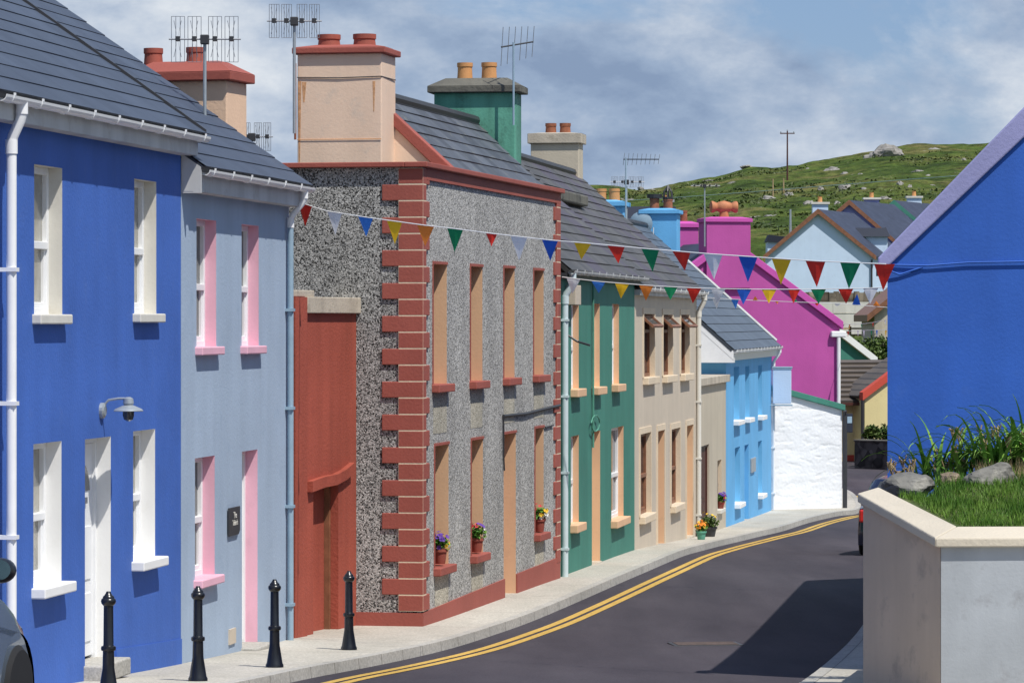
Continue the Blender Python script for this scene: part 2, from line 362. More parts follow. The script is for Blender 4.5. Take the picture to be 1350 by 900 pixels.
def ribbon(mb, a, b, za, zb):
    for i in range(len(a)-1):
        mb.q(*[(p.x, p.y, CAM+G(p.y)+z) for p, z in ((a[i],za),(b[i],zb),(b[i+1],zb),(a[i+1],za))])
# road: one wide sheet under both kerbs
mb = MB(); ys = [y*1.0 for y in range(-30, 131)]
for a, b in zip(ys, ys[1:]):
    xs = [-12,-6,-3,0,3,6,9,12,16,22,30] if a < 90 else [2,5,8,11,14,18,24,30]
    for c, d in zip(xs, xs[1:]):
        mb.q(*[(x, y, CAM+G(y)+ROAD) for x, y in ((c,a),(d,a),(d,b),(c,b))])
tag(mb.build('road', M['asphalt'], weld=True), kind='structure')
mb = MB(); inner = [Vector((p.x-7.5, p.y, 0)) if p.y < 93 else Vector((min(p.x-.5, 4.0), min(p.y, 102), 0)) for p in lk]
k_in = offs(lk, -.13)
ribbon(mb, inner, k_in, 0, 0)
tag(mb.build('pavement', M['pave']), kind='structure')
mb = MB(); ribbon(mb, k_in, lk, .004, .004); ribbon(mb, lk, offs(lk, .012), .004, ROAD-.02)
tag(mb.build('kerb', M['kerb']), kind='structure')
mb = MB()
for o1, o2 in ((.34,.45),(.51,.62)): ribbon(mb, offs(lk, o1)[2:-14], offs(lk, o2)[2:-14], ROAD+.005, ROAD+.005)
for o1, o2 in ((.3,.40),(.55,.65)):
    pts = [Vector((11.6-o1*3, 100.5+o1, 0)), Vector((10.3-o1, 102.2+o1*.8, 0)), Vector((8.8, 103.4+o1, 0)), Vector((7, 104.5+o1, 0))]
    p2 = [Vector((11.6-o2*3, 100.5+o2, 0)), Vector((10.3-o2, 102.2+o2*.8, 0)), Vector((8.8, 103.4+o2, 0)), Vector((7, 104.5+o2, 0))]
    ribbon(mb, pts, p2, ROAD+.005, ROAD+.005)
tag(mb.build('yellow_lines', M['yellow']), kind='structure')
rk = [Vector((rk_x(z), z, 0)) for z in range(-20, 101, 2)]
mb = MB(); ribbon(mb, offs(rk, .13), offs(rk, 6.0), 0, .02)
tag(mb.build('pavement', M['pave']), kind='structure')
mb = MB(); ribbon(mb, rk, offs(rk, .13), .004, .004); ribbon(mb, offs(rk, -.012), rk, ROAD-.02, .004)
tag(mb.build('kerb', M['kerb']), kind='structure')
# hill and terrain, one sheet
crest = [(-900,262),(400,258),(640,256),(770,241),(800,243),(840,246),(870,243),(900,236),(940,231),(985,221),(1020,220),(1060,217),(1100,211),(1130,204),(1165,198),(1200,195),(1260,192),(1310,191),(1380,196),(1600,215),(2400,262)]
def crest_y(px):
    for (a, ya), (b, yb) in zip(crest, crest[1:]):
        if px <= b: return ya+(yb-ya)*max(0, px-a)/(b-a)
    return crest[-1][1]
ZC = 520.0
def terrain(x, y):
    if y < 240: h = G(y)-.30
    else:
        hc = (HY-crest_y(CX+F*x/max(y, 300)))/F*ZC
        t = min(1, (y-240)/(ZC-240)); g0 = G(240)-.3
        h = g0+(hc-g0)*(t**.92)
        if y > ZC: h = hc-(y-ZC)*.05-((y-ZC)/200)**2*4
        k = min(1, (y-240)/40)
        n1 = noise.fractal(Vector((x*.03, y*.022, 1)), 1.0, 2.0, 5)
        n2 = noise.fractal(Vector((x*.16, y*.10, 5)), .9, 2.1, 4)
        h += k*(n1*1.0*(1-.5*t)+n2*.42)
    return h
def axis(segs):
    out = []
    for a, b, s in segs:
        n = max(1, int((b-a)/s)); out += [a+(b-a)*i/n for i in range(n)]
    return out+[segs[-1][1]]
tx = axis([(-900,-60,60),(-60,0,10),(0,95,.8),(95,140,5),(140,900,60)])
ty = axis([(-60,20,20),(20,130,6),(130,240,5),(240,545,1.5),(545,700,12),(700,2600,150)])
mb = MB(); nx = len(tx)
mb.v = [Vector((x, y, CAM+terrain(x, y))) for y in ty for x in tx]
mb.f = [(j*nx+i, j*nx+i+1, (j+1)*nx+i+1, (j+1)*nx+i) for j in range(len(ty)-1) for i in range(nx-1)]
def hill_mat():
    m, nt, N, L, Pn = newmat('rough_hill_pasture')
    tc = N.new('ShaderNodeTexCoord').outputs['Object']; st = _map(N, L, tc, (1, .55, 1.6))
    c = _ramp(N, L, _noise(N, L, st, .075, 10, .72).outputs[0], [(.30, (.036,.055,.015)), (.72, (.21,.18,.08)), (.42, (.060,.10,.020)), (.51, (.10,.135,.030)), (.60, (.165,.158,.055))]).outputs[0]
    d = _ramp(N, L, _noise(N, L, st, .55, 7, .7).outputs[0], [(.36, (.34,.36,.33)), (.60, (1.2,1.18,1.12))]).outputs[0]
    c = _mix(N, L, 1.0, c, d, 'MULTIPLY')
    r = _ramp(N, L, _noise(N, L, st, .24, 8, .72).outputs[0], [(.63, (0,0,0)), (.67, (.85,)*3)]).outputs[0]
    c = _mix(N, L, r, c, (.30,.28,.25))
    L.new(c, Pn.inputs['Base Color']); Pn.inputs['Roughness'].default_value = .95; Pn.inputs['Specular IOR Level'].default_value = .1
    _bump(N, L, Pn, _noise(N, L, tc, .9, 6, .7).outputs[0], 1.0, .7)
    return m
tag(mb.build('hill', hill_mat(), smooth=True), kind='structure')
# ------------------------------------------------------------------ house frame
class Frame:
    """local x runs along the street front, local y into the house, z up"""
    def __init__(s, a, b, name=None, label=None, cat='house', group=None, gz=None, cut=None):
        (pa, za), (pb, zb) = a, b
        A = Vector(((pa-CX)/F*za, za)); B = Vector(((pb-CX)/F*zb, zb))
        s.O = A; s.d = (B-A).normalized(); s.n = Vector((-s.d.y, s.d.x)); s.L = (B-A).length
        s.gz = CAM+min(G(za), G(zb)) if gz is None else gz
        s.root = empty(name, (A.x, A.y, s.gz), math.atan2(s.d.y, s.d.x), label, cat, group) if name else None
    def zl(s, zrel): return CAM+zrel-s.gz
    def solve(s, px, w=0):
        k = (px-CX)/F; o = s.O+s.n*w      # o+u*d = (kZ, Z)
        u = (k*o.y-o.x)/(s.d.x-k*s.d.y); return u, o.y+u*s.d.y
    def u(s, px, w=0): return s.solve(px, w)[0]
    def z(s, px, py, w=0): return CAM+(HY-py)/F*s.solve(px, w)[1]-s.gz
    def side(s, px, py, u):               # point on the plane x = u
        k = (px-CX)/F; o = s.O+s.d*u
        w = (k*o.y-o.x)/(s.n.x-k*s.n.y); Z = o.y+w*s.n.y
        return w, CAM+(HY-py)/F*Z-s.gz
    def world(s, u, w, z):
        p = s.O+s.d*u+s.n*w; return Vector((p.x, p.y, s.gz+z))
    def loc(s, p):
        q = Vector((p.x, p.y))-s.O; return Vector((q.dot(s.d), q.dot(s.n), p.z-s.gz))
def wall(fr, name, mat, u0, u1, z1, holes, depth, z0=-.8, parent=None, back_h=None):
    mb = MB(); us = sorted({u0, u1, *[h[0] for h in holes], *[h[1] for h in holes]}); zs = sorted({z0, z1, *[h[2] for h in holes], *[h[3] for h in holes]})
    for a, b in zip(us, us[1:]):
        for c, d in zip(zs, zs[1:]):
            m = ((a+b)/2, (c+d)/2)
            if any(h[0] < m[0] < h[1] and h[2] < m[1] < h[3] for h in holes): continue
            mb.q((a,0,c),(b,0,c),(b,0,d),(a,0,d))
    zb = back_h or z1
    mb.q((u1,0,z0),(u1,depth,z0),(u1,depth,zb),(u1,0,z1)); mb.q((u0,depth,z0),(u0,0,z0),(u0,0,z1),(u0,depth,zb)); mb.q((u1,depth,z0),(u0,depth,z0),(u0,depth,zb),(u1,depth,zb))
    return mb.build(name, mat, parent or fr.root, weld=True)
def reveal(hole, dep, mat, parent, lip=.0):
    u0, u1, z0, z1 = hole; mb = MB(); e = dep+.05
    mb.q((u0,0,z0),(u0,0,z1),(u0,e,z1),(u0,e,z0)); mb.q((u1,0,z0),(u1,e,z0),(u1,e,z1),(u1,0,z1))
    mb.q((u0,0,z1),(u1,0,z1),(u1,e,z1),(u0,e,z1)); mb.q((u0,0,z0),(u0,e,z0),(u1,e,z0),(u1,0,z0))
    return mb.build('reveal', mat, parent)
def window(fr, px0, px1, yt, yb, dep=.2, frame='white', rev='white_paint', sill='white_paint', sill_h=.085, out=.085, glass='glass', style='sash', lip=None, ext=.06):
    u0, u1 = fr.u(px0), fr.u(px1); zt, zb = fr.z(px1, yt), fr.z(px1, yb); r = fr.root
    h = (u0, u1, zb, zt); mb = MB(); t = .065; y0, y1 = dep, dep+.07
    mb.box(u0,u0+t,y0,y1,zb,zt).box(u1-t,u1,y0,y1,zb,zt).box(u0+t,u1-t,y0,y1,zt-t,zt).box(u0+t,u1-t,y0,y1,zb,zb+t)
    zm = zb+(zt-zb)*.47
    if style == 'sash':
        mb.box(u0+t,u1-t,y0-.012,y1-.02,zm-.035,zm+.035)
        mb.box(u0+t,u0+t+.045,y0+.015,y1-.01,zb+t,zm-.035).box(u1-t-.045,u1-t,y0+.015,y1-.01,zb+t,zm-.035).box(u0+t+.045,u1-t-.045,y0+.015,y1-.01,zb+t,zb+t+.05)
    elif style == 'vent':
        zv = zt-(zt-zb)*.27; mb.box(u0+t,u1-t,y0-.005,y1,zv-.03,zv+.03); um = (u0+u1)/2
        mb.box(um-.03,um+.03,y0+.005,y1-.005,zb+t,zv-.03)
    w = mb.build('window', M[frame], r, bevel=.006)
    if style == 'vent':   # top light hinged open outwards
        v = MB(); d = .24; hgt = zv+.0; a0, a1 = u0+.045, u1-.045; zh = zt-.05
        A = Vector((0, y0-.01, zh)); Bv = Vector((0, y0-d, hgt+.06)); dv = Bv-A; nv = Vector((0, dv.z, -dv.y)).normalized()*.045
        for ua, ub in ((a0, a0+.07), (a1-.07, a1)): v.prism([A+Vector((ua,0,0)), A+Vector((ub,0,0)), Bv+Vector((ub,0,0)), Bv+Vector((ua,0,0))], nv)
        for t0, t1 in ((0,.14), (.84,1)): v.prism([A+dv*t0+Vector((a0+.07,0,0)), A+dv*t0+Vector((a1-.07,0,0)), A+dv*t1+Vector((a1-.07,0,0)), A+dv*t1+Vector((a0+.07,0,0))], nv)
        gl = MB(); gl.prism([A+dv*.14+nv*.4+Vector((a0+.07,0,0)), A+dv*.14+nv*.4+Vector((a1-.07,0,0)), A+dv*.84+nv*.4+Vector((a1-.07,0,0)), A+dv*.84+nv*.4+Vector((a0+.07,0,0))], nv*.15); gl.build('vent_pane', M['glass'], w)
        v.build('open_vent', M['brown'], w)
    MB().box(u0+.02,u1-.02,dep+.045,dep+.055,zb+.02,zt-.02).build('pane', M[glass], w)
    reveal(h, dep, M[rev], w)
    if sill: MB().box(u0-ext,u1+ext,-out,dep+.02,zb-sill_h,zb+.004).build('sill', M[sill], w, bevel=.012)
    if lip:
        l = MB(); l.box(u0-.03,u1+.03,-.012,.0,zt,zt+.035).box(u0-.035,u0,-.012,.0,zb,zt).build('surround', M[lip], w)
    return (u0, u1, zb, zt)
def door(fr, px0, px1, yt, yb, dep=.22, leaf='white', rev='white_paint', step=None, fan=False, lip=None):
    u0, u1 = fr.u(px0), fr.u(px1); zt, zb = fr.z(px1, yt), fr.z(px1, yb); r = fr.root
    mb = MB(); mb.box(u0+.05,u1-.05,dep+.02,dep+.065,zb+.03,zt-.06)
    cu = (u0+u1)/2; hw = (u1-u0)/2-.05
    for (a, b) in ((.08,.30),(.36,.60)):
        for s in (-1, 1):
            x = cu+s*hw*.48; zz0 = zb+(zt-zb)*a; zz1 = zb+(zt-zb)*b
            mb.box(x-hw*.34,x+hw*.34,dep+.008,dep+.02,zz0,zz1)
    d = mb.build('door', M[leaf], r, bevel=.008)
    fm = MB(); t = .055; fm.box(u0,u0+t,dep-.01,dep+.075,zb,zt).box(u1-t,u1,dep-.01,dep+.075,zb,zt).box(u0+t,u1-t,dep-.01,dep+.075,zt-t,zt)
    fm.build('door_frame', M[leaf], d)
    if fan:
        gm = MB(); n = 10; zc = zb+(zt-zb)*.76; rr = hw*.72
        gm.prism([(cu+rr*math.cos(math.pi*k/n), dep+.021, zc+rr*.95*math.sin(math.pi*k/n)) for k in range(n+1)], (0,-.009,0)); gm.build('fanlight', M['glass'], d)
        MB().box(cu-.16,cu+.16,dep-.004,dep+.02,zc-.12,zc-.06).build('letter_box', M['alu'], d)
    hm = MB(); hx = u0+.14; hz = zb+1.0; hm.tube([(hx,dep+.03,hz),(hx,dep-.04,hz),(hx+.11,dep-.045,hz)], .011, 6); hm.build('handle', M['alu'], d)
    reveal((u0,u1,zb,zt), dep+.02, M[rev], d)
    if lip: MB().box(u0-.03,u1+.03,-.012,.0,zt,zt+.035).build('surround', M[lip], d)
    MB().box(u0-.04,u1+.04,-.03 if not step else -.19,dep+.06,zb-.16,zb+.004).build('step', M['concrete' if not step else 'kerb'], d, bevel=.015)
    return (u0, u1, zb, zt)
def slope(fr, name, mat, u0, u1, w0, z0, w1, z1, course=.29, lift=.013, parent=None, du=.9, thick=.07, wob=.004):
    """one roof slope, laid as lapped courses of slates"""
    mb = MB(); a = Vector((0, w0, z0)); b = Vector((0, w1, z1)); d = (b-a); Ln = d.length; d.normalize()
    n = Vector((0, -d.z, d.y)) if d.y > 0 else Vector((0, d.z, -d.y))
    k = max(1, round(Ln/course)); c = Ln/k; m = max(1, int((u1-u0)/du)); U = [u0+(u1-u0)*i/m for i in range(m+1)]
    for j in range(k):
        lo = [lift+random.uniform(-wob, wob)*.6 for _ in U]; hi = [-.002]*len(U); ph = random.uniform(0, 6.28); ex = [wob*.7*math.sin(u*.9+ph)+random.uniform(-wob, wob)*.25 for u in U]
        for i in range(m):
            A = [Vector((U[i+e], 0, 0))+a+d*(j*c-.03+ex[i+e])+n*lo[i+e] for e in (0, 1)]
            B = [Vector((U[i+e], 0, 0))+a+d*((j+1)*c)+n*hi[i+e] for e in (0, 1)]
            Dn = [p-n*(lift+.004) for p in A]
            uv = [(U[i],j*course),(U[i+1],j*course),(U[i+1],(j+1)*course-.001),(U[i],(j+1)*course-.001)]
            mb.q(A[0], A[1], B[1], B[0], uv=uv)
            mb.q(Dn[0], Dn[1], A[1], A[0], uv=[(U[i],j*course+.001)]*4)
    p = [Vector((u,0,0))+q-n*.012 for u, q in ((u0,a),(u1,a),(u1,b),(u0,b))]; q2 = [x-n*thick for x in p]
    z = [(0,.001)]*4
    mb.q(*reversed(q2), uv=z)
    for i in range(4): mb.q(p[i], p[(i+1)%4], q2[(i+1)%4], q2[i], uv=z)
    return mb.build(name, mat, parent or fr.root)
def gutter(fr, u0, u1, w, z, r=.06, mat='white', step=.85):
    mb = MB(); n = 8; pr = [(w+r*math.cos(math.pi+math.pi*k/n), z+r*math.sin(math.pi+math.pi*k/n)) for k in range(n+1)]
    pr += [(w+(r-.008)*math.cos(2*math.pi-math.pi*k/n), z+(r-.008)*math.sin(2*math.pi-math.pi*k/n)) for k in range(n+1)]
    mb.prism([(u0, y, zz) for y, zz in pr], (u1-u0, 0, 0))
    mb.prism([(u1, w+r*math.cos(math.pi+math.pi*k/n), z+r*math.sin(math.pi+math.pi*k/n)) for k in range(n+1)], (-.012,0,0))
    x = u0+.2
    while x < u1:
        for k in range(n):
            a0 = math.pi+math.pi*k/n; a1 = math.pi+math.pi*(k+1)/n; R = r+.007
            mb.prism([(x, w+R*math.cos(a0), z+R*math.sin(a0)), (x, w+R*math.cos(a1), z+R*math.sin(a1)), (x, w+(r-.002)*math.cos(a1), z+(r-.002)*math.sin(a1)), (x, w+(r-.002)*math.cos(a0), z+(r-.002)*math.sin(a0))], (.035,0,0))
        mb.box(x,x+.035,w-r-.008,w-r+.004,z-.002,z+.022)
        x += step
    return mb.build('gutter', M[mat], fr.root)
def downpipe(fr, u, ztop, zbot, wg=-.2, mat='white', r=.036, y=-.055, neck=None):
    mb = MB()
    mb.tube([(u,y,ztop-.34),(u,y,zbot)], r, 12)
    z = zbot+.4
    while z < ztop-.4: mb.box(u-.055,u+.055,y-r-.008,0,z,z+.035); z += 1.15
    p = mb.build('downpipe', M[mat], fr.root, smooth=True)
    nb = MB(); nb.tube([(u,wg,ztop+.04),(u,wg,ztop-.08)], r*1.15, 12); nb.tube([(u,wg,ztop-.07),(u,wg+(y-wg)*.15,ztop-.13),(u,y-(y-wg)*.15,ztop-.27),(u,y,ztop-.33)], r*1.02, 12); nb.tube([(u,y,ztop-.30),(u,y,ztop-.42)], r*1.2, 12)
    nb.build('pipe_neck', M[neck or mat], p, smooth=True)
def pots(parent, pts, z, r, h, mat, name='chimney_pot'):
    for x, y in pts:
        MB().lathe([(r*1.05,-.05),(r*1.02,.02),(r*.96,h*.5),(r*.95,h-.07),(r*1.04,h-.06),(r*1.04,h),(r*.8,h),(r*.78,h-.2)], (x,y,z), 18).build(name, M[mat], parent, smooth=True)
def chimney(fr, u0, u1, w0, w1, z0, z1, mat, capmat, cap_h=.1, over=.06, potlist=(), pot_r=.13, pot_h=.28, potmat='terracotta', flaunch=.12, rough=0):
    c = MB().box(u0,u1,w0,w1,z0,z1).build('chimney', M[mat], fr.root, bevel=.015)
    m = MB(); a0, a1, b0, b1 = u0-over, u1+over, w0-over, w1+over
    m.box(a0,a1,b0,b1,z1,z1+cap_h)
    if flaunch:
        i = min(.25, (u1-u0)*.4, (w1-w0)*.4); t = z1+cap_h
        B = [(a0,b0),(a1,b0),(a1,b1),(a0,b1)]; T = [(a0+i,b0+i),(a1-i,b0+i),(a1-i,b1-i),(a0+i,b1-i)]
        for k in range(4):
            p, q = B[k], B[(k+1)%4]; r_, s_ = T[(k+1)%4], T[k]
            m.q((p[0],p[1],t),(q[0],q[1],t),(r_[0],r_[1],t+flaunch),(s_[0],s_[1],t+flaunch))
        m.q(*[(x,y,t+flaunch) for x, y in T])
    cp = m.build('chimney_cap', M[capmat], c, bevel=.012)
    pots(c, potlist, z1+cap_h+(flaunch or 0)*.85, pot_r, pot_h, potmat)
    return c
# ================================================================== LEFT TERRACE
KA = 44961.0
def ZA(px): return KA/(1430-px)
# ---- royal blue house
fr = Frame((6, ZA(6)), (238.5, ZA(238.5)), 'terraced_house', 'royal blue terraced house with white door and white sash windows, nearest on the left', 'house')
fa = fr; TOP = fr.zl(1.79); uL = -7.0
holes = []
for a in ((45,82,222,415),(177,206,240,414)):
    holes.append(window(fr, *a, dep=.125, rev='offwhite', sill='offwhite', glass='curtain_glass'))
for a in ((44,81,581,766),(175.5,204.4,565,733)):
    holes.append(window(fr, *a, dep=.145, glass='curtain_glass', out=.13, sill_h=.09))
holes.append(door(fr, 112, 146, 575, 866, dep=.15, fan=True, step=True))
wall(fr, 'wall', M['blue'], uL, fr.L, TOP, holes, 6.4)
pt = math.tan(math.radians(35.4)); WR = 3.2
ze = fr.zl(1.97)
slope(fr, 'roof', M['slateA'], uL-.05, fr.L+.12, -.24, ze, WR, ze+pt*(WR+.24), lift=.009)
MB().prism([(fr.L+.05,-.25,ze+.03),(fr.L+.05,WR,ze+pt*(WR+.24)+.04),(fr.L+.05,WR,ze+pt*(WR+.24)-.06),(fr.L+.05,-.25,ze-.06)], (.04,0,0)).build('verge_trim', M['darkmetal'], fr.root)
slope(fr, 'roof', M['slateA'], uL-.05, fr.L+.12, 6.65, ze, WR, ze+pt*(WR+.24))
mb = MB(); mb.box(uL,fr.L+.08,-.16,-.13,TOP-.06,ze-.06); mb.box(uL,fr.L+.08,-.13,.02,TOP-.062,TOP-.04); mb.build('fascia', M['dirtywhite'], fr.root)
mb = MB()
for u_ in (uL, fr.L-.02): mb.prism([(u_,0,TOP-.05),(u_,6.4,TOP-.05),(u_,WR,ze+pt*WR-.02)], (.02,0,0))
mb.build('gable', M['blue'], fr.root)
MB().prism([(fr.L+.045,-.16,ze-.16),(fr.L+.045,WR,ze+pt*(WR+.24)-.28),(fr.L+.045,WR,ze+pt*(WR+.24)-.09),(fr.L+.045,-.16,ze-.03)], (.03,0,0)).build('bargeboard', M['dirtywhite'], fr.root)
MB().tube([(uL,WR,ze+pt*(WR+.24)+.0),(fr.L+.1,WR,ze+pt*(WR+.24)+.0)], .09, 8).build('ridge', M['slateN'], fr.root)
gutter(fr, fr.u(1)-.75, fr.L+.16, -.225, ze-.045); downpipe(fr, fr.u(15, -.13), ze-.1, fr.zl(G(31.5))-.2, -.225, r=.046, y=-.13)
MB().box(fr.u(165), fr.u(237), -.006, .0, 1.12, 1.135).build('render_joint', M['darkmetal'], fr.root) if False else None
us = [fr.u(152)+(fr.L-fr.u(152))*k/8 for k in range(9)]
MB().prism([(us[0],0,-.7),(us[-1],0,-.7)]+[(u_,0,CAM+G(fr.world(u_,0,0).y)-fr.gz+.26) for u_ in reversed(us)], (0,-.012,0)).build('plinth', M['blue'], fr.root)
# wall lamp
def wall_lamp(fr, px, py):
    u = fr.u(px); z = fr.z(px, py); w = fr.world(u, 0, z)
    e = empty('wall_lamp', w, fr.root.rotation_euler.z, 'galvanised swan neck lamp on the blue wall beside the white door', 'lamp')
    MB().lathe([(.075,0),(.075,.03),(.05,.045)], n=16).build('wall_plate', M['galv'], e).rotation_euler = (math.radians(90), 0, 0)
    MB().tube([(0,-.03,.0),(0,-.045,.07),(0,-.075,.10),(0,-.17,.115),(0,-.27,.115)], .012, 8).build('arm', M['galv'], e, smooth=True)
    MB().lathe([(.02,.13),(.045,.115),(.052,.07),(.04,.055),(.125,.018),(.142,.0),(.138,-.006),(.065,.012)], (0,-.27,0), 24).build('lamp_shade', M['galv'], e, smooth=True)
    MB().lathe([(.055,.012),(.055,-.045),(.043,-.085),(.013,-.10)], (0,-.27,0), 16).build('lamp_glass', M['glass'], e, smooth=True)
wall_lamp(fr, 133, 541)
# ---- grey-blue house
fr = Frame((238.5, ZA(238.5)), (381, ZA(381)), 'terraced_house', 'pale grey blue terraced house with pink window reveals', 'house')
fb = fr; TOP = fr.zl(1.43); holes = []
for a in ((259,285,291,457),(318.5,341,298,456)): holes.append(window(fr, *a, dep=.12, rev='pink', sill='pink'))
holes.append(window(fr, 257,283,600,757, dep=.13, rev='pink', sill='pink', out=.1))
holes.append(door(fr, 319, 339.5, 592, 846, dep=.15, rev='pink', step=True))
wall(fr, 'wall', M['greyblue'], 0.01, fr.L, TOP, holes, 6.4)
ze = fr.zl(1.63)
slope(fr, 'roof', M['slateA'], .015, fr.L+.1, -.24, ze, WR, ze+pt*(WR+.24), lift=.009)
slope(fr, 'roof', M['slateA'], -.3, fr.L+.1, 6.65, ze, WR, ze+pt*(WR+.24))
MB().prism([(.012,-.21,TOP-.09),(.012,-.001,TOP-.09),(.012,-.001,ze+.12),(.012,-.21,ze-.02)], (.038,0,0)).build('fascia_end', M['dirtywhite'], fr.root)
mb = MB(); mb.box(.051,fr.L+.06,-.16,-.13,TOP-.07,ze-.06); mb.box(.01,fr.L+.06,-.13,.02,TOP-.072,TOP-.05); mb.build('fascia', M['dirtywhite'], fr.root)
MB().prism([(fr.L-.02,0,TOP-.05),(fr.L-.02,6.4,TOP-.05),(fr.L-.02,WR,ze+pt*WR)], (.02,0,0)).build('gable', M['greyblue'], fr.root)
MB().tube([(-.3,WR,ze+pt*(WR+.24)),(fr.L+.1,WR,ze+pt*(WR+.24))], .09, 8).build('ridge', M['slateN'], fr.root)
gutter(fr, .12, fr.L+.16, -.225, ze-.045)
downpipe(fr, fr.u(377), ze-.1, fr.zl(G(ZA(377))), -.225, 'pipe_grey', neck='white')
MB().box(fr.u(301),fr.u(309),-.02,.0,fr.z(305,848),fr.z(305,828)).build('air_vent', M['cream'], fr.root)
# slate name plaque
u0, u1 = fr.u(299), fr.u(313); zt, zb = fr.z(306, 668), fr.z(306, 705); w = fr.world((u0+u1)/2, -.012, (zt+zb)/2)
pl = empty('name_plaque', w, fr.root.rotation_euler.z, 'small dark slate name plaque on the grey blue wall beside the pink door reveal', 'sign')
hw, hh = (u1-u0)/2, (zt-zb)/2
MB().prism([(-hw,0,hh),(-hw,0,-hh),(hw*.75,0,-hh),(hw,0,-hh*.72),(hw,0,hh)], (0,-.02,0)).build('slate_board', M['darkmetal'], pl, bevel=.004)
def text(body, size, loc, parent, mat, name='lettering'):
    c = bpy.data.curves.new(name, 'FONT'); c.body = body; c.size = size; c.align_x = 'CENTER'; c.align_y = 'CENTER'; c.extrude = .002
    o = bpy.data.objects.new(name, c); COL.objects.link(o)
    dg = bpy.context.evaluated_depsgraph_get(); me = bpy.data.meshes.new_from_object(o.evaluated_get(dg)); bpy.data.objects.remove(o)
    me.materials.clear(); me.materials.append(mat)
    q = bpy.data.objects.new(name, me); COL.objects.link(q); q.parent = parent; q.location = loc; q.rotation_euler = (math.radians(90), 0, 0); return q
text('The', .10, (0,-.023,hh*.42), pl, M['offwhite']); text('Tailor’s', .085, (0,-.023,-hh*.12), pl, M['offwhite'])
# ---- red wall between
fr = Frame((384, 43.1), (480, 45.75), 'outbuilding', 'brick red rendered lean-to with blocked doorway and concrete lintel', 'outbuilding')
TOP = fr.zl(.325)
h = []
u0, u1 = fr.u(413), fr.u(446); zt = fr.z(446, 634); h = [(u0, u1, -.5, zt)]
wall(fr, 'wall', M['rust_wall'], 0, fr.L+.3, TOP-.02, h, 4.0)
d = MB().box(u0,u1,.17,.21,-.3,zt).build('door', M['rust_wall'], fr.root)
reveal((u0,u1,-.5,zt), .17, M['rust_wall'], d)
MB().box(u1-.05,u1-.005,.10,.168,-.3,zt).build('door_frame', M['brown'], d)
mb = MB()
pts = [(fr.u(405), 634), (fr.u(423), 630), (fr.u(438), 629), (fr.u(450), 624), (fr.u(461), 616)]
for (ua, ya), (ub, yb) in zip(pts, pts[1:]):
    za_, zb_ = fr.z(430, ya), fr.z(430, yb)
    mb.prism([(ua,0,za_-.10),(ub,0,zb_-.10),(ub,0,zb_+.03),(ua,0,za_+.03)], (0,-.07,0))
mb.build('door_hood', M['rust_wall'], fr.root, weld=True)
MB().box(fr.u(400),fr.L+.05,-.06,.3,fr.z(440,413),fr.z(440,392)).build('lintel', M['concrete'], fr.root, bevel=.01)
MB().box(-.02,fr.u(412.5),-.02,.3,TOP-.02,TOP+.06).build('coping', M['concrete'], fr.root, bevel=.01)
MB().box(0,fr.u(400),-.05,.0,-.8,TOP-.022).build('pier', M['rust_wall'], fr.root)
MB().q((0,0,TOP-.03),(fr.L+.3,0,TOP-.03),(fr.L+.3,4,TOP-.03),(0,4,TOP-.03)).build('roof', M['slateN'], fr.root)
fo = Frame((381, 43.6), (420, 44.6))
fo.root = fr.root
w0, zt = fr.side(299, 100, .35); w1, _ = fr.side(178, 100, .35); zb = TOP-.1
zt = fr.side(250, 107, .35)[1]
chimney(fr, .35, 1.05, w0, w1, zb, zt, 'peach', 'rust', .11, .08, [(.7, w0+.45*(w1-w0)), (.7, w0+1.0*(w1-w0)-.1)], .115, .2, 'terracotta', .14)
# ---- pebbledashed house with red quoins
fr = Frame((556, 45.3), (737, 54.6), 'terraced_house', 'grey pebbledashed house with brick red quoins and red parapet', 'house')
fp = fr; TOP = fr.zl(1.93); holes = []; R = dict(dep=.24, frame='brown_dk', rev='peach_rev', sill='rust', lip='rust', out=.1, sill_h=.10)
for a in ((570.7,589,349,505.7),(620,636,352,501.7),(664,678.3,354,497.7),(703.3,716.7,357,494),(572.7,591.3,585,743),(621,636.7,578,727.7),(705,716.7,563,700.7)):
    holes.append(window(fr, *a, **R))
holes.append(door(fr, 664, 680, 570, 789, dep=.24, leaf='rust', rev='peach_rev', lip='rust'))
o = wall(fr, 'wall', M['pebble'], 0, fr.L, TOP, holes, 5.0)
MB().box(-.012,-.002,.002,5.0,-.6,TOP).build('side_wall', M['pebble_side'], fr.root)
# plinth following the street
N_ = 16
ud = [h for h in holes if h[2] < .6][-1] if any(h[2] < .6 for h in holes) else None
def plz(u):
    p = fr.world(u, 0, 0); px = CX+F*p.x/p.y
    yy = 807+(763-807)*(px-557)/(663-557) if px < 663 else 763+(735-763)*(px-663)/(733-663)
    return fr.z(px, yy)
for s_, e_ in ((0, ud[0]), (ud[1], fr.L)):
    mb = MB(); ks = [s_+(e_-s_)*i/10 for i in range(11)]
    mb.prism([(k,0,-.6) for k in (ks[0], ks[-1])]+[(k,0,plz(k)) for k in reversed(ks)], (0,-.022,0)); mb.build('plinth', M['rust'], fr.root)
MB().box(-.034,-.0125,-.022,2.6,-.6,plz(0)).build('plinth', M['rust'], fr.root)
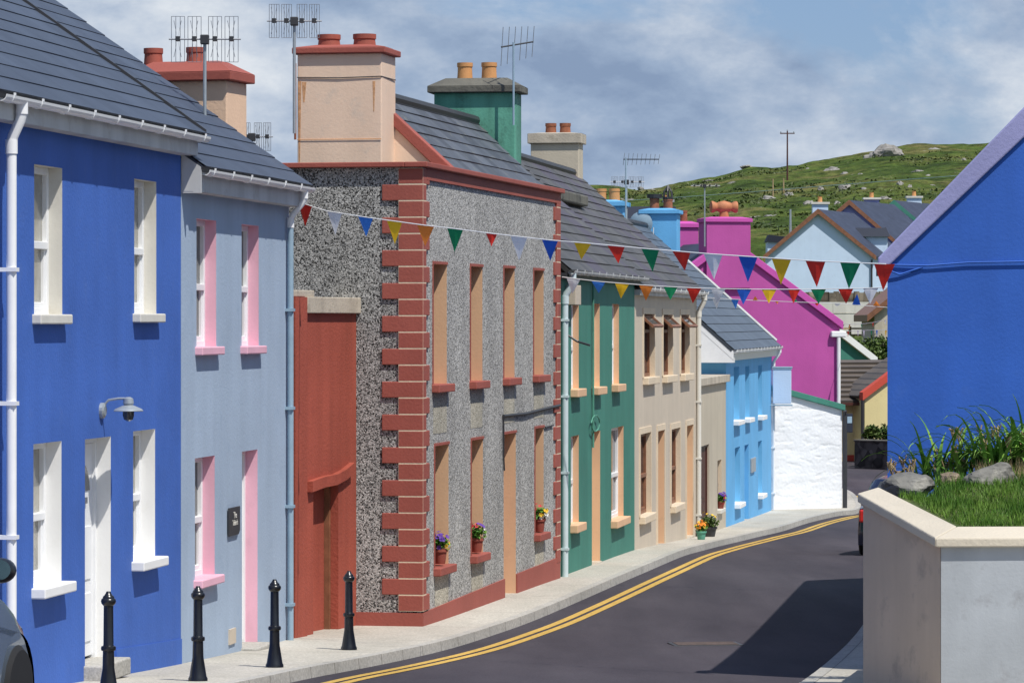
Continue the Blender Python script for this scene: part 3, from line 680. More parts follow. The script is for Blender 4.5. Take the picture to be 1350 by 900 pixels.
# quoins with pale joints
mb = MB(); m2 = MB(); z = plz(0)+.02; k = 0; nq = int((TOP-.005-z)/.197)//2*2+1; qh = (TOP-.005-z)/nq
for _q in range(nq):
    long_side = k % 2 == 1; jl = .007
    mb.box(-.04, .34 if not long_side else .15, -.028, .50 if long_side else .29, z, z+qh-jl)
    m2.box(fr.L-(.30 if not long_side else .48), fr.L-.005, -.028, .02, z, z+qh-jl)
    z += qh; k += 1
mb.build('quoins', M['rust'], fr.root, bevel=.008); m2.build('quoins', M['rust'], fr.root, bevel=.008)
MB().box(-.0385, .147, -.0265, .288, plz(0)+.02, z-.005).build('quoin_backing', M['cream_lt'], fr.root); MB().box(fr.L-.297, fr.L-.008, -.0265, .02, plz(fr.L)+.02, z-.005).build('quoin_backing', M['cream_lt'], fr.root)
mb = MB(); mb.box(-.10,fr.L+.02,-.09,.2,TOP,TOP+.065).box(-.10,-.005+.2,.2,5.0,TOP,TOP+.065); mb.build('coping', M['rust'], fr.root, bevel=.01)
MB().box(.16,fr.L,-.03,-.002,TOP-.15,TOP).build('frieze', M['rust'], fr.root)
for h in holes[:7]: MB().box(h[0]+.02,h[1]-.02,-.004,-.001,h[2]-.62 if h[2] > 2 else h[2]-.55,h[2]-.1).build('washed_patch', M['pebble_lt'], fr.root)
WRp = 1.28; zr = fr.zl(3.02); zc = TOP-.02; UG = 1.95
slope(fr, 'roof', M['slateG'], UG, fr.L+.02, .12, zc, WRp, zr, course=.24, lift=.016, wob=.007)
slope(fr, 'roof', M['slateG'], UG, fr.L+.02, 2.0, zc, WRp, zr, course=.24)
MB().q((UG,1.9,zc),(fr.L,1.9,zc),(fr.L,5,zc),(UG,5,zc)).build('flat_roof', M['slateN'], fr.root)
MB().tube([(UG,WRp,zr+.02),(fr.L,WRp,zr+.02)], .075, 8).build('ridge', M['darkmetal'], fr.root)
MB().prism([(UG-.02,.05,zc),(UG-.02,1.95,zc),(UG-.02,WRp,zr-.02)], (.08,0,0)).build('gable', M['peach_dirty'], fr.root)
MB().prism([(UG-.06,-.02,zc+.06),(UG-.06,.20,zc+.06),(UG-.06,WRp,zr-.02),(UG-.06,WRp,zr+.14)], (.22,0,0)).build('verge_coping', M['rust'], fr.root, bevel=.01)
MB().q((.1,.1,TOP-.03),(UG,.1,TOP-.03),(UG,5,TOP-.03),(.1,5,TOP-.03)).build('flat_roof', M['slateN'], fr.root)
w0, zt = fr.side(503, 70, 1.2); w1, _ = fr.side(392, 70, 1.2)
zsh = fr.side(520, 142, 1.2)[1]; zs2 = fr.side(540, 178, 1.2)[1]; cu0, cu1 = 1.2, UG+.05
ck = MB().prism([(cu0,w1,TOP-.1),(cu0,w1,zt),(cu0,w0,zt),(cu0,w0,TOP-.1)], (cu1-cu0,0,0)).build('chimney', M['peach_dirty'], fr.root, bevel=.012)
m = MB(); m.box(cu0-.06,cu1+.06,w0-.06,w1+.06,zt,zt+.08); m.prism([(cu0-.06,w0-.06,zt+.08),(cu0-.06,w1+.06,zt+.08),(cu0+.2,w1-.2,zt+.13),(cu0+.2,w0+.2,zt+.13)], (cu1-cu0-.3,0,0))
m.build('chimney_cap', M['rust'], ck, bevel=.012)
pots(ck, [(1.55, w0+.33*(w1-w0)-.06), (1.55, w0+.70*(w1-w0))], zt+.1, .145, .17, 'terracotta')
for zz, mm in ((zt-.30, 'darkmetal'), (TOP+.42, 'terra_or')):
    MB().tube([(1.19,w1-.0,zz),(1.188,(w0+w1)/2,zz-.012),(1.19,w0,zz),(UG,w0-.012,zz)] if mm == 'darkmetal' else [(1.19,w1,zz),(1.19,w0,zz)], .007 if mm == 'darkmetal' else .004, 5).build('strap', M[mm], ck)
for wq, za_, zb_, wd in ((w1-.03,.35,1.5,.022),(w1-.09,.36,.62,.03),(w0+.10,.36,.75,.018),(w1-.02,1.6,2.0,.03)):
    MB().prism([(cu0-.002,wq-wd,zt-za_),(cu0-.002,wq+wd,zt-za_),(cu0-.002,wq+wd*.4,zt-zb_),(cu0-.002,wq-wd*.2,zt-zb_)], (.0015,0,0)).build('rust_stain', M['rust_stain'], ck)
MB().tube([(1.17,w1+.02,zt-.12),(1.17,w1+.02,zt-1.1)], .016, 6).build('rusty_bracket', M['terra_rust'], ck)
# cables on the front
mb = MB(); mb.tube([(fr.u(662),-.02,fr.z(662,548)),(fr.u(690),-.03,fr.z(690,545)),(fr.u(715),-.02,fr.z(715,539)),(fr.u(735),-.035,fr.z(735,534))], .022, 6)
mb.tube([(fr.u(662),-.02,fr.z(662,548)),(fr.u(662),-.02,fr.z(662,600)),(fr.u(663),-.02,fr.z(663,620))], .012, 5)
mb.tube([(fr.u(717),-.02,fr.z(717,563)),(fr.u(728),-.02,fr.z(728,560))], .012, 5)
mb.build('wall_cable', M['darkmetal'], fr.root)
# ---- green and cream houses
KG = 37909.0
def ZG(px): return KG/(1430-px)
fr = Frame((738, ZG(738)), (836.5, ZG(836.5)), 'terraced_house', 'sea green terraced house with peach window reveals', 'house')
fg = fr; TOP = fr.zl(.70); holes = []; R = dict(dep=.092, frame='white', rev='peach_rev', sill='peach_rev', out=.12, sill_h=.12)
for a in ((753,763,400,512),(780.6,790.6,400.5,509.5),(807,816,401,506),(752.6,763,573,688),(806,822,561,680)): holes.append(window(fr, *a, **R))
holes.append(door(fr, 780.4, 791.2, 567, 739, leaf='cream_lt', rev='peach_rev'))
wall(fr, 'wall', M['green'], 0, fr.L, TOP, holes, 5.2)
pg_ = .92; WG = 2.45; ze = fr.zl(.80)
def two_slopes(fr, mat, u0, u1, w0, ze, wr, tanp, depth, course=.26, **k):
    zr = ze+tanp*(wr-w0)
    a = slope(fr, 'roof', M[mat], u0, u1, w0, ze, wr, zr, course=course, **k); slope(fr, 'roof', M[mat], u0, u1, 2*wr-w0, ze, wr, zr, course=course, **k)
    MB().tube([(u0,wr,zr),(u1,wr,zr)], .09, 8).build('ridge', M['darkmetal'], fr.root)
    return zr
zr = two_slopes(fr, 'slateM', 0, fr.L, -.16, ze, WG, pg_, 5.2, wob=.008, lift=.017)
MB().box(0,fr.L,-.11,-.0,TOP-.04,ze-.05).build('fascia', M['darkmetal'], fr.root)
gutter(fr, .05, fr.L+.3, -.17, ze-.02, mat='dirtywhite'); downpipe(fr, .17, ze-.1, fr.zl(G(55)), -.17, 'pale_pipe', .05)
w0, zt = fr.side(680, 122, .0); w1, _ = fr.side(573, 122, .0)
ck = chimney(fr, -.05, .55, w0, w1, fr.zl(.9), zt, 'green_dk', 'lichen', .10, .09, [(.25, w0+.36*(w1-w0)), (.25, w0+.66*(w1-w0))], .115, .26, 'terra_or', .13)
MB().box(fr.u(745.5),fr.u(752.5),-.16,-.0,fr.z(748,402),fr.z(748,376)).build('cable_box', M['cream'], fr.root, bevel=.01)
mb = MB(); mb.tube([(fr.u(744),-.02,fr.z(744,440)),(fr.u(744),-.2,fr.z(744,450)),(fr.u(744)+.2,-.36,fr.z(744,455))], .018, 6); mb.tube([(fr.u(744),-.02,fr.z(744,462)),(fr.u(744),-.02,fr.z(744,580))], .012, 5)
mb.build('wall_bracket', M['darkmetal'], fr.root)
mb = MB(); mb.tube([(fr.u(779.5),-.03,fr.z(779,372)),(fr.u(779.5),-.03,fr.z(779,590))], .018, 5); mb.tube([(fr.u(781)+.5*math.cos(t*.6),-.05,fr.z(785,557)+.13*math.sin(t*.6)) for t in range(11)], .012, 5)
mb.build('wall_cable', M['green_dk'], fr.root)
# lead flashing capped with lichen, by the party wall
MB().box(7.6,13.2,1.36,1.52,fr.zl(2.16),fr.zl(2.36)).build('ledge', M['lichen'], fr.root, bevel=.03)
fr = Frame((836.5, ZG(836.5)), (918.5, ZG(918.5)), 'terraced_house', 'cream terraced house with brown windows and open top vents', 'house')
fc = fr; TOP = fr.zl(.52); holes = []; R = dict(dep=.075, frame='brown', rev='cream_lt', sill='cream_lt', out=.11, sill_h=.13)
for a in ((848,862,414,496),(873.6,886,415,494),(897,908,415,492)): holes.append(window(fr, *a, style='vent', **R))
for a in ((843.4,857.4,569,675),(884.4,896,563,662)): holes.append(window(fr, *a, **R))
holes.append(door(fr, 866.4, 875.6, 566, 716, leaf='brown', rev='peach_rev')); holes.append(door(fr, 904.6, 913.4, 559, 705, leaf='cream', rev='peach_rev'))
wall(fr, 'wall', M['cream'], .003, fr.L, TOP, holes, 5.2)
mb = MB()
for h in holes:
    a, b, c, d = h; t = .11
    mb.box(a-t,a,-.018,0,c,d+t).box(b,b+t,-.018,0,c,d+t).box(a,b,-.018,0,d,d+t)
mb.build('window_bands', M['cream_lt'], fr.root)
ze = fr.zl(.63)
zr = two_slopes(fr, 'slateM', 0, fr.L+.05, -.16, ze, WG, pg_, 5.2, wob=.008, lift=.017)
MB().prism([(fr.L-.02,0,TOP-.05),(fr.L-.02,5.2,TOP-.05),(fr.L-.02,WG,zr-.15)], (.02,0,0)).build('gable', M['cream'], fr.root)
MB().box(0,fr.L,-.11,0,TOP-.04,ze-.05).build('fascia', M['dirtywhite'], fr.root)
gutter(fr, .1, fr.L+.15, -.17, ze-.02); downpipe(fr, fr.L-.12, ze-.1, fr.zl(G(73.5)), -.17, 'offwhite', .05)
w0, zt = fr.side(766, 190, fr.L-.4); w1, _ = fr.side(703, 190, fr.L-.4)
chimney(fr, fr.L-.75, fr.L-.1, w0, w1, fr.zl(1.5), zt, 'beige', 'concrete', .2, .06, [(fr.L-.4, w0+.33*(w1-w0)), (fr.L-.4, w0+.63*(w1-w0))], .11, .2, 'terra_rust', .03)
# ---- small beige flat-roofed house
fr = Frame((919, ZG(919)), (957, ZG(957)), 'small_house', 'small beige flat roofed house with dark brown door', 'house')
TOP = fr.zl(-1.30); holes = []
holes.append(door(fr, 921, 935, 585, 693, dep=.05, leaf='brown_dk', rev='beige')); holes.append(window(fr, 946, 951.4, 605, 669, dep=.08, frame='brown_dk', rev='cream_lt', sill='offwhite'))
fs = fr; WB = holes[1]
wall(fr, 'wall', M['beige'], .003, fr.L-.003, TOP, holes, 4.0)
MB().box(-.02,fr.L+.05,-.09,4.0,TOP,TOP+.16).build('coping', M['concrete'], fr.root, bevel=.01)
# ---- light blue house
fr = Frame((957, ZG(957)), (1017.5, ZG(1017.5)), 'terraced_house', 'bright sky blue house with blue chimneys and a clean slate roof', 'house')
fl = fr; TOP = fr.zl(-.72); holes = []; R = dict(dep=.18, frame='white', rev='skyblue', sill='white_paint', out=.13, sill_h=.10)
for a in ((967.5,974.6,483,553),(982.5,988,482,550),(999.5,1004.6,481,547),(968.8,975.7,588,661),(999.5,1004.6,580,649.5)): holes.append(window(fr, *a, **R))
holes.append(door(fr, 981.5, 987, 585, 686, leaf='skyblue', rev='skyblue'))
wall(fr, 'wall', M['skyblue'], 0, fr.L, TOP, holes, 6.2)
WL = 3.15; pl_ = .90; ze = fr.zl(-.58)
zr = two_slopes(fr, 'slateB', -.35, fr.L+.25, -.2, ze, WL, pl_, 6.2, course=.28)
for u_ in (.0, fr.L-.02): MB().prism([(u_,0,TOP-.05),(u_,6.2,TOP-.05),(u_,WL,zr-.2)], (.02,0,0)).build('gable', M['skyblue'], fr.root)
mb = MB(); mb.box(-.3,fr.L+.2,-.14,-.11,TOP-.12,ze-.04).box(-.3,fr.L+.2,-.11,.0,TOP-.122,TOP-.1); mb.build('fascia', M['white'], fr.root)
mb = MB()
for u_ in (-.345, fr.L+.20):
    for w_ in (-.2, 2*WL+.2): MB().prism([(u_,w_,ze-.24),(u_,w_,ze-.05),(u_,WL,zr-.06),(u_,WL,zr-.26)], (.03,0,0)).build('bargeboard', M['white'], fr.root)
mb.prism([(-.34,-.2,ze-.30),(-.34,1.0,ze-.30),(-.34,1.0,ze+.75),(-.34,-.2,ze-.12)], (.34,0,0))
mb.build('box_end', M['white'], fr.root)
gutter(fr, -.3, fr.L+.25, -.21, ze-.03); downpipe(fr, fr.L-.1, ze-.1, fr.zl(G(91)), -.21)
MB().tube([(fr.L+.2,-.1,ze+.12),(fr.L+.2,WL,zr+.02)], .045, 6).build('verge_trim', M['dirtywhite'], fr.root)
for upos, xr, xl, yt, pl in ((fr.L-.2, 893, 846, 282, 'bands'), (.5, 822, 775, 272, 'buff')):
    w0, zt = fr.side(xr, yt, upos-.3); w1, _ = fr.side(xl, yt, upos-.3)
    chimney(fr, upos-.35, upos+.35, w0, w1, ze+1.2, zt, 'skyblue', 'skyblue', .10, .07, [(upos, w0+.3*(w1-w0)), (upos, w0+.68*(w1-w0))], .12, .26, 'terra_rust' if pl == 'bands' else 'terra_or', .05)
    if pl == 'bands':
        cw = (w0, w1, zt); ck = fr
mb = MB(); u_ = fr.L-.2; mb.lathe([(.19,.36),(.20,.46),(.19,.46)], (u_, cw[0]+.68*(cw[1]-cw[0]), cw[2]+.05), 14); mb.build('cowl', M['darkmetal'], fr.root)
mb = MB(); yq = cw[0]+.3*(cw[1]-cw[0])
for k in range(6):
    t = k*math.pi/3; mb.tube([(u_+.13*math.cos(t), yq+.13*math.sin(t), cw[2]+.4), (u_+.10*math.cos(t), yq+.10*math.sin(t), cw[2]+.58), (u_, yq, cw[2]+.72)], .022, 5)
mb.lathe([(.13,.38),(.14,.44),(.13,.44)], (u_, yq, cw[2]), 12); mb.build('cowl', M['darkmetal'], fr.root)
# satellite dish on its chimney
e = empty('satellite_dish', fr.world(fr.L-.56, cw[1]+.02, cw[2]-.35), fr.root.rotation_euler.z, 'grey satellite dish mounted on the left edge of the blue chimney', 'dish')
mb = MB(); prof = [(.30*i/6, .075*(i/6)**2) for i in range(7)]; prof[0] = (.01, 0); mb.lathe(prof+[(.295,.088)], n=20)
dk = mb.build('dish', M['pipe_grey'], e, smooth=True); dk.rotation_euler = (math.radians(82), 0, math.radians(84)); dk.location = (-.06,-.0,.1)
MB().tube([(.2,0,-.1),(-.06,0,-.1),(-.06,0,.1)], .02, 6).build('mount', M['darkmetal'], e)
MB().tube([(-.06,-.0,-.25),(-.25,-.35,-.2),(-.28,-.36,-.0)], .014, 5).build('feed_arm', M['white'], e)
MB().box(fr.u(989),fr.u(994.5),-.04,0,fr.z(992,622),fr.z(992,603)).build('wall_box', M['galv'], fr.root, bevel=.01)
# blank hanging sign on its corner
e = empty('hanging_sign', fr.world(fr.L-.35, 0, fr.z(1012, 510)), fr.root.rotation_euler.z, 'blank pale blue hanging sign on brackets at the corner of the sky blue house', 'sign')
hz = .43
for z_ in (hz+.05, -hz-.04): MB().tube([(0,0,z_),(0,-.55,z_)], .022, 6).build('bracket', M['pipe_grey'], e)
MB().box(-.025,.025,-.52,-.06,-hz,hz).build('sign_board', M['palehouse'], e, bevel=.01)
MB().box(-.035,.035,-.54,-.04,hz,hz+.03).build('sign_cap', M['pipe_grey'], e)
# ---- white roughcast lean-to
fr = Frame((1017.5, 92.2), (1110, 93.2), 'outbuilding', 'whitewashed roughcast lean-to with a green edged sloping top', 'outbuilding', gz=CAM+G(93)-.1)
zA, zB = fr.z(1017.5, 514), fr.z(1110, 540); z0 = -.4; D = 9
mb = MB(); n = 130
def bumpw(u, z): return .010*noise.noise(Vector((u*1.8, z*4.0, 3)))+.017*max(0, noise.noise(Vector((u*3.2, z*8.5, 8)))-.12)+.004*noise.noise(Vector((u*14, z*14, 2)))
rows = 110
for i in range(n):
    for j in range(rows):
        def pt_(a, b):
            u = fr.L*a/n; zt = zA+(zB-zA)*a/n; z = z0+(zt-z0)*b/rows; return (u, bumpw(u, z), z)
        mb.q(pt_(i,j), pt_(i+1,j), pt_(i+1,j+1), pt_(i,j+1))
L_ = fr.L; sk = -.08
mb.q((L_,bumpw(L_,0),z0),(L_+D*sk,D,z0),(L_+D*sk,D,zB),(L_,bumpw(L_,zB),zB)); mb.q((0,0,z0),(0,D,z0),(0,D,zA),(0,0,zA)); mb.q((0,D,z0),(L_+D*sk,D,z0),(L_+D*sk,D,zB),(0,D,zA))
mb.build('wall', M['white_wall'], fr.root, weld=True)
MB().prism([(0,-.09,zA-.02),(L_+.05,-.09,zB-.02),(L_+.05,-.09,zB+.13),(0,-.09,zA+.13)], (0,.5,0)).build('coping', M['green'], fr.root, bevel=.01)
MB().prism([(0,.1,zA-.03),(L_,.1,zB-.03),(L_,.1,zB+.05),(0,.1,zA+.05)], (0,D-.1,0)).build('roof', M['slateN'], fr.root)
mb = MB(); mb.tube([(L_+.07,-.03,.1),(L_+.07,-.03,zB-.15)], .06, 8); mb.tube([(L_+.07,-.03,zB-.15),(L_+.02,-.1,zB-.02)], .05, 8); mb.build('downpipe', M['darkmetal'], fr.root)
e = empty('direction_sign', fr.world(L_+.16, -.05, zB-.32), fr.root.rotation_euler.z, 'small dark blue plate sign on the corner of the white lean-to', 'sign')
MB().box(-.08,.12,-.03,0,-.26,.22).build('sign_plate', M['slateN'], e, bevel=.01); MB().tube([(-.1,.01,-.3),(-.1,.01,.3)], .025, 6).build('post', M['darkmetal'], e)
MB().box(-.05,.09,-.034,-.03,-.02,.15).build('sign_panel', M['pipe_grey'], e)
# ---- magenta house
fr = Frame((812, 107), (1107, 108.5), 'gabled_house', 'magenta gabled house with a tall matching chimney and purple verges', 'house', gz=CAM-4.9)
uc = fr.u(960); zrid = fr.z(960, 322); zev = fr.z(1107, 432); hw = uc
mb = MB(); mb.prism([(0,0,-.3),(fr.L,0,-.3),(fr.L,0,zev),(uc,0,zrid),(0,0,zev)], (0,9,0)); mb.build('wall', M['purple'], fr.root)
mb = MB()
for s in (-1, 1):
    ue = uc+s*(fr.L/2+.10); zz = zev-.05
    mb.prism([(ue,-.10,zz),(ue,-.10,zz+.24),(uc,-.10,zrid+.24),(uc,-.10,zrid)], (0,.30,0))
mb.build('verge_coping', M['purple_lt'], fr.root, bevel=.015)
def cslope(fr, name, mat, ua, za, ub, zb, y0, y1, parent=None, thick=.1):
    """roof slope whose eaves run along local y"""
    dv = Vector((ub-ua, 0, zb-za)); ln = dv.length; nn = Vector((-dv.z, 0, dv.x)).normalized()
    if nn.z < 0: nn = -nn
    m = MB(); p = [Vector((ua,y0,za)),Vector((ua,y1,za)),Vector((ub,y1,zb)),Vector((ub,y0,zb))]; t = [x+nn*thick for x in p]
    m.q(*t, uv=[(0,0),(y1-y0,0),(y1-y0,ln),(0,ln)]); zz = [(0,.01)]*4; m.q(*p, uv=zz)
    for i in range(4): m.q(p[i], p[(i+1)%4], t[(i+1)%4], t[i], uv=zz)
    return m.build(name, M[mat], parent or fr.root)
cslope(fr, 'roof', 'slateN', fr.L+.15, zev, uc, zrid, .2, 9.2); cslope(fr, 'roof', 'slateN', -.15, zev, uc, zrid, .2, 9.2)
c0, c1 = fr.u(930), fr.u(988); zt = fr.z(960, 293)
ck = chimney(fr, c0, c1, -.13, .75, zrid-1.3, zt, 'purple', 'purple_lt', .11, .05, (), flaunch=.05)
mb = MB(); xx = fr.u(958); zz = zt+.10; mb.lathe([(.17,0),(.14,.12),(.13,.26)], (xx,.3,zz), 14); k_ = .62
mb.tube([(xx+q*k_,.3,zz+.36) for q in (-.66,-.64,-.56,-.36,-.26,0,.26,.36,.56,.64,.66)], [.10,.17,.18,.12,.15,.19,.15,.12,.18,.17,.10], 14)
mb.build('chimney_pot', M['clay'], ck, smooth=True)
mb = MB(); mb.tube([(fr.L-.06,-.09,zev-.1),(fr.L-.06,-.09,0)], .06, 8); mb.build('downpipe', M['white'], fr.root)
MB().box(fr.L-.3,fr.L+.16,-.16,.0,zev-.28,zev-.10).build('gutter', M['white'], fr.root, bevel=.03)
# rear wing with the small magenta chimney
ua, ub = fr.u(855, 6), fr.u(956, 6); zt = fr.z(920, 318, 6); zb = zt-2.2
m = MB(); m.q((ua,4.0,zb),(ub,4.0,zb),(ub,6.4,zt),(ua,6.4,zt), uv=[(0,0),(ub-ua,0),(ub-ua,3.2),(0,3.2)]); m.q((ua,8.8,zb),(ub,8.8,zb),(ub,6.4,zt),(ua,6.4,zt), uv=[(0,0),(ub-ua,0),(ub-ua,3.2),(0,3.2)])
m.build('wing_roof', M['slateN'], fr.root)
MB().box(ua,ub,4.2,8.6,-.3,zb+.1).build('wing_wall', M['purple'], fr.root)
a, b = fr.u(893, 4.8), fr.u(921, 4.8)
ck = chimney(fr, a, b, 4.8, 5.4, zt-1.6, fr.z(905, 300, 4.8), 'purple', 'purple_lt', .12, .06, [((a+b)/2-.05, 5.1)], .11, .35, 'terra_rust', .08)
# ================================================================== right hand gable
fr = Frame((1170, 36.2), (1180, 36.2), 'gabled_house', 'deep blue gabled house on the right with lilac coped verge', 'house', gz=CAM+G(35))
gd = Vector((.146, 1, 0)).normalized(); GW = 6.6
ze = fr.zl(.56); zap = ze+GW/2*.955; LEN = 17.5; sx = gd.x/gd.y*LEN
mb = MB(); mb.prism([(0,0,-.5),(GW,0,-.5),(GW,0,ze),(GW/2,0,zap),(0,0,ze)], (sx, LEN, 0)); mb.build('wall', M['gable_blue'], fr.root)
mb = MB(); e1 = fr.z(1165, 348)
for s in (0, 1):
    x0 = -.10 if s == 0 else GW+.10; xm = GW/2; th = .0
    mb.prism([(x0,-.05,ze-.10),(xm,-.05,zap-.02),(xm,-.05,zap+.44),(x0,-.05,ze+.08),], (sx*.02, .42, 0))
mb.build('verge_coping', M['lilac'], fr.root, bevel=.015)
mb = MB()
for s in (0, 1):
    x0 = .04 if s == 0 else GW+.2
    mb.prism([(x0,.375,ze-.12),(GW/2,.375,zap),(GW/2,.375,zap+.1),(x0,.375,ze-.02)], (sx, LEN-.2, 0))
mb.build('roof', M['slateN'], fr.root)
mb = MB(); mb.tube([(.02,-.02,fr.z(1172,349)),(.4,-.025,fr.z(1210,350)),(.8,-.025,fr.z(1260,346)),(2.5,-.025,fr.z(1400,342))], .009, 5)
mb.tube([(.05,-.02,fr.z(1172,349)),(.0,-.05,fr.z(1172,356)),(.12,-.02,fr.z(1172,362)),(.35,-.02,fr.z(1172,352))], .01, 5)
mb.build('wall_cable', M['gable_blue'], fr.root)
MB().lathe([(.055,0),(.055,.10),(.02,.13)], (-.06,-.02,ze-.10), 10).build('gutter_end', M['darkmetal'], fr.root)
fgab = fr
# ================================================================== garden wall, bank, rocks, plants
wf = P(1138, 650, 32.5); wn = P(1240, 708, 31.0)
zf, zn = wf.z, wn.z; ra = (wn-wf); ra.z = 0; ra.normalize(); ro = Vector((ra.y, -ra.x, 0))   # ra: towards the viewer; outward = left
if ro.x > 0: ro = -ro
e = empty('garden_wall', (wn.x, wn.y, CAM+G(31)), 0, 'rendered garden wall with sloping cream coping in the right foreground', 'wall')
def lo(p): return Vector(p)-Vector(e.location)
t = .22; tk = .08; zg = CAM+G(31)-.5
inw = -ro
a, b = Vector((wf.x, wf.y, 0)), Vector((wn.x, wn.y, 0))
def vz(p, z): return lo((p.x, p.y, z))
mb = MB()   # pinkish street side
pin_f, pin_n = a+inw*t, b+inw*t
for q in ([(a,zg),(b,zg),(b,zn-tk),(a,zf-tk)], [(pin_n,zg),(pin_f,zg),(pin_f,zf-tk),(pin_n,zn-tk)], [(pin_f,zg),(a,zg),(a,zf-tk),(pin_f,zf-tk)]): mb.q(*[vz(p, z) for p, z in q])
mb.build('side_wall', M['gardenside'], e)
c = b+Vector((6, .25, 0)); mb = MB(); bb = b+Vector((.004, .004, 0))
for q in ([(bb,zg),(c,zg),(c,zn-tk),(bb,zn-tk)], [(c,zg),(c+Vector((0,t,0)),zg),(c+Vector((0,t,0)),zn-tk),(c,zn-tk)], [(c+Vector((0,t,0)),zg),(bb+Vector((0,t,0)),zg),(bb+Vector((0,t,0)),zn-tk),(c+Vector((0,t,0)),zn-tk)]): mb.q(*[vz(p, z) for p, z in q])
mb.build('front_wall', M['gardenwall'], e)
ov = .045; rise = .085; cw_ = .21
mb = MB()    # copings, sloped outwards, mitred at the corner
fo_, no_ = a+ro*ov-ra*.03, b+ro*ov+Vector((-.01,-ov,0)); inn_n = b+inw*.10+Vector((.07, .19, 0)); inn_f = a+inw*.16-ra*.02
top = [(fo_,zf),(no_,zn),(inn_n,zn+rise),(inn_f,zf+.055)]
bt = [(p, z-tk-(.0 if i < 2 else .06)) for i, (p, z) in enumerate(top)]
T = [vz(p, z) for p, z in top]; B = [vz(p, z) for p, z in bt]
mb.add(T+B, [(0,1,2,3),(7,6,5,4),(0,4,5,1),(1,5,6,2),(2,6,7,3),(3,7,4,0)]); mb.build('coping', M['coping'], e, bevel=.012)
mb = MB(); c2 = c+Vector((0,-ov,0)); ci = c+Vector((0,.19,0)); sh = Vector((.003,0,0))
top = [(no_+sh,zn-.002),(c2,zn),(ci,zn+rise),(inn_n+sh,zn+rise-.002)]; bt = [(p, z-tk-(.0 if i < 2 else .06)) for i, (p, z) in enumerate(top)]
T = [vz(p, z) for p, z in top]; B = [vz(p, z) for p, z in bt]
mb.add(T+B, [(0,1,2,3),(7,6,5,4),(0,4,5,1),(1,5,6,2),(2,6,7,3),(3,7,4,0)]); mb.build('coping', M['coping'], e, bevel=.012)
d2 = Vector((3.66, 36.15, 0)); mb = MB()
am = a.lerp(d2, .12); zl_ = CAM+G(34)+.4
mb.prism([vz(a, zg), vz(d2, zg), vz(d2, zl_), vz(am, zl_+.25), vz(a, zf-.12)], inw*.2); mb.build('return_wall', M['gardenside'], e)
def sm(t): t = max(0, min(1, t)); return t*t*(3-2*t)
def bank(x, y):
    yy = min(y, 33.7); top = zn+.03+(yy-31.1)*.17-max(0, y-33.9)*.30+.03*noise.noise(Vector((x*2, y*2, 0)))
    top += max(0, x-4.2)*.10*max(0, min(1, (y-31.8)/1.5))
    low = CAM+G(y)+.32
    if y > 32.55:
        edge = x-(wf.x+(y-32.5)*.142); k = sm((edge-.15)/.55)*(1-sm((y-33.4)/.5)*sm(1-(edge-.4)/1.2)); k = max(k, 1-sm((y-32.55)/.5))
        top = low+(top-low)*k
    return top
def in_bank(x, y):
    p = Vector((x, y, 0)); lx = wf.x+(wn.x-wf.x)*(y-wf.y)/(wn.y-wf.y) if y < wf.y else wf.x+(d2.x-wf.x)*(y-wf.y)/(d2.y-wf.y)
    return x > lx+.13 and y > 31.16+max(0, x-wn.x)*.04
mb = MB(); nX, nY = 60, 36
for i in range(nX):
    for j in range(nY):
        q = [(3.1+6.2*(i+a_)/nX, 31.05+5.1*(j+b_)/nY) for a_, b_ in ((0,0),(1,0),(1,1),(0,1))]
        if all(in_bank(*p) for p in q): mb.q(*[(x, y, bank(x, y)) for x, y in q])
tag(mb.build('garden_bank', M['lawn'], weld=True, smooth=True), kind='structure')
mb = MB(); rg = random.Random(3)
for _ in range(26000):
    x = rg.uniform(3.2, 6.0); y = rg.uniform(31.1, 34.3)
    if not in_bank(x-.17, y-.14): continue
    clump = noise.noise(Vector((x*3, y*3, 4)))
    if y > 33.0 and rg.random() < .45: continue
    h = (.05+.045*rg.random())*(1+.6*clump); ang = rg.uniform(0, 6.28); z = bank(x, y)-.01; w_ = .004+.003*rg.random()
    dx, dy = math.cos(ang), math.sin(ang); le = Vector((rg.uniform(-1,1), rg.uniform(-1,1), 0))*.035
    p = Vector((x, y, z)); mb.q(p-Vector((dx,dy,0))*w_, p+Vector((dx,dy,0))*w_, p+le+Vector((0,0,h)))
tag(mb.build('grass', M['grass']), 'short green lawn grass on the bank behind the garden wall', 'grass', kind='stuff')
mb = MB()
for _ in range(2600):
    x = rg.uniform(4.25, 6.0); y = rg.uniform(33.0, 33.9); h = rg.uniform(.07,.17); p = Vector((x,y,bank(x,y)-.01)); ang = rg.uniform(0,6.28)
    mb.q(p-Vector((math.cos(ang),math.sin(ang),0))*.003, p+Vector((math.cos(ang),math.sin(ang),0))*.003, p+Vector((rg.uniform(-.05,.05),rg.uniform(-.05,.05),h)))
tag(mb.build('dry_grass', M['drygrass']), 'dry straw coloured grass around the garden rocks', 'grass', kind='stuff')
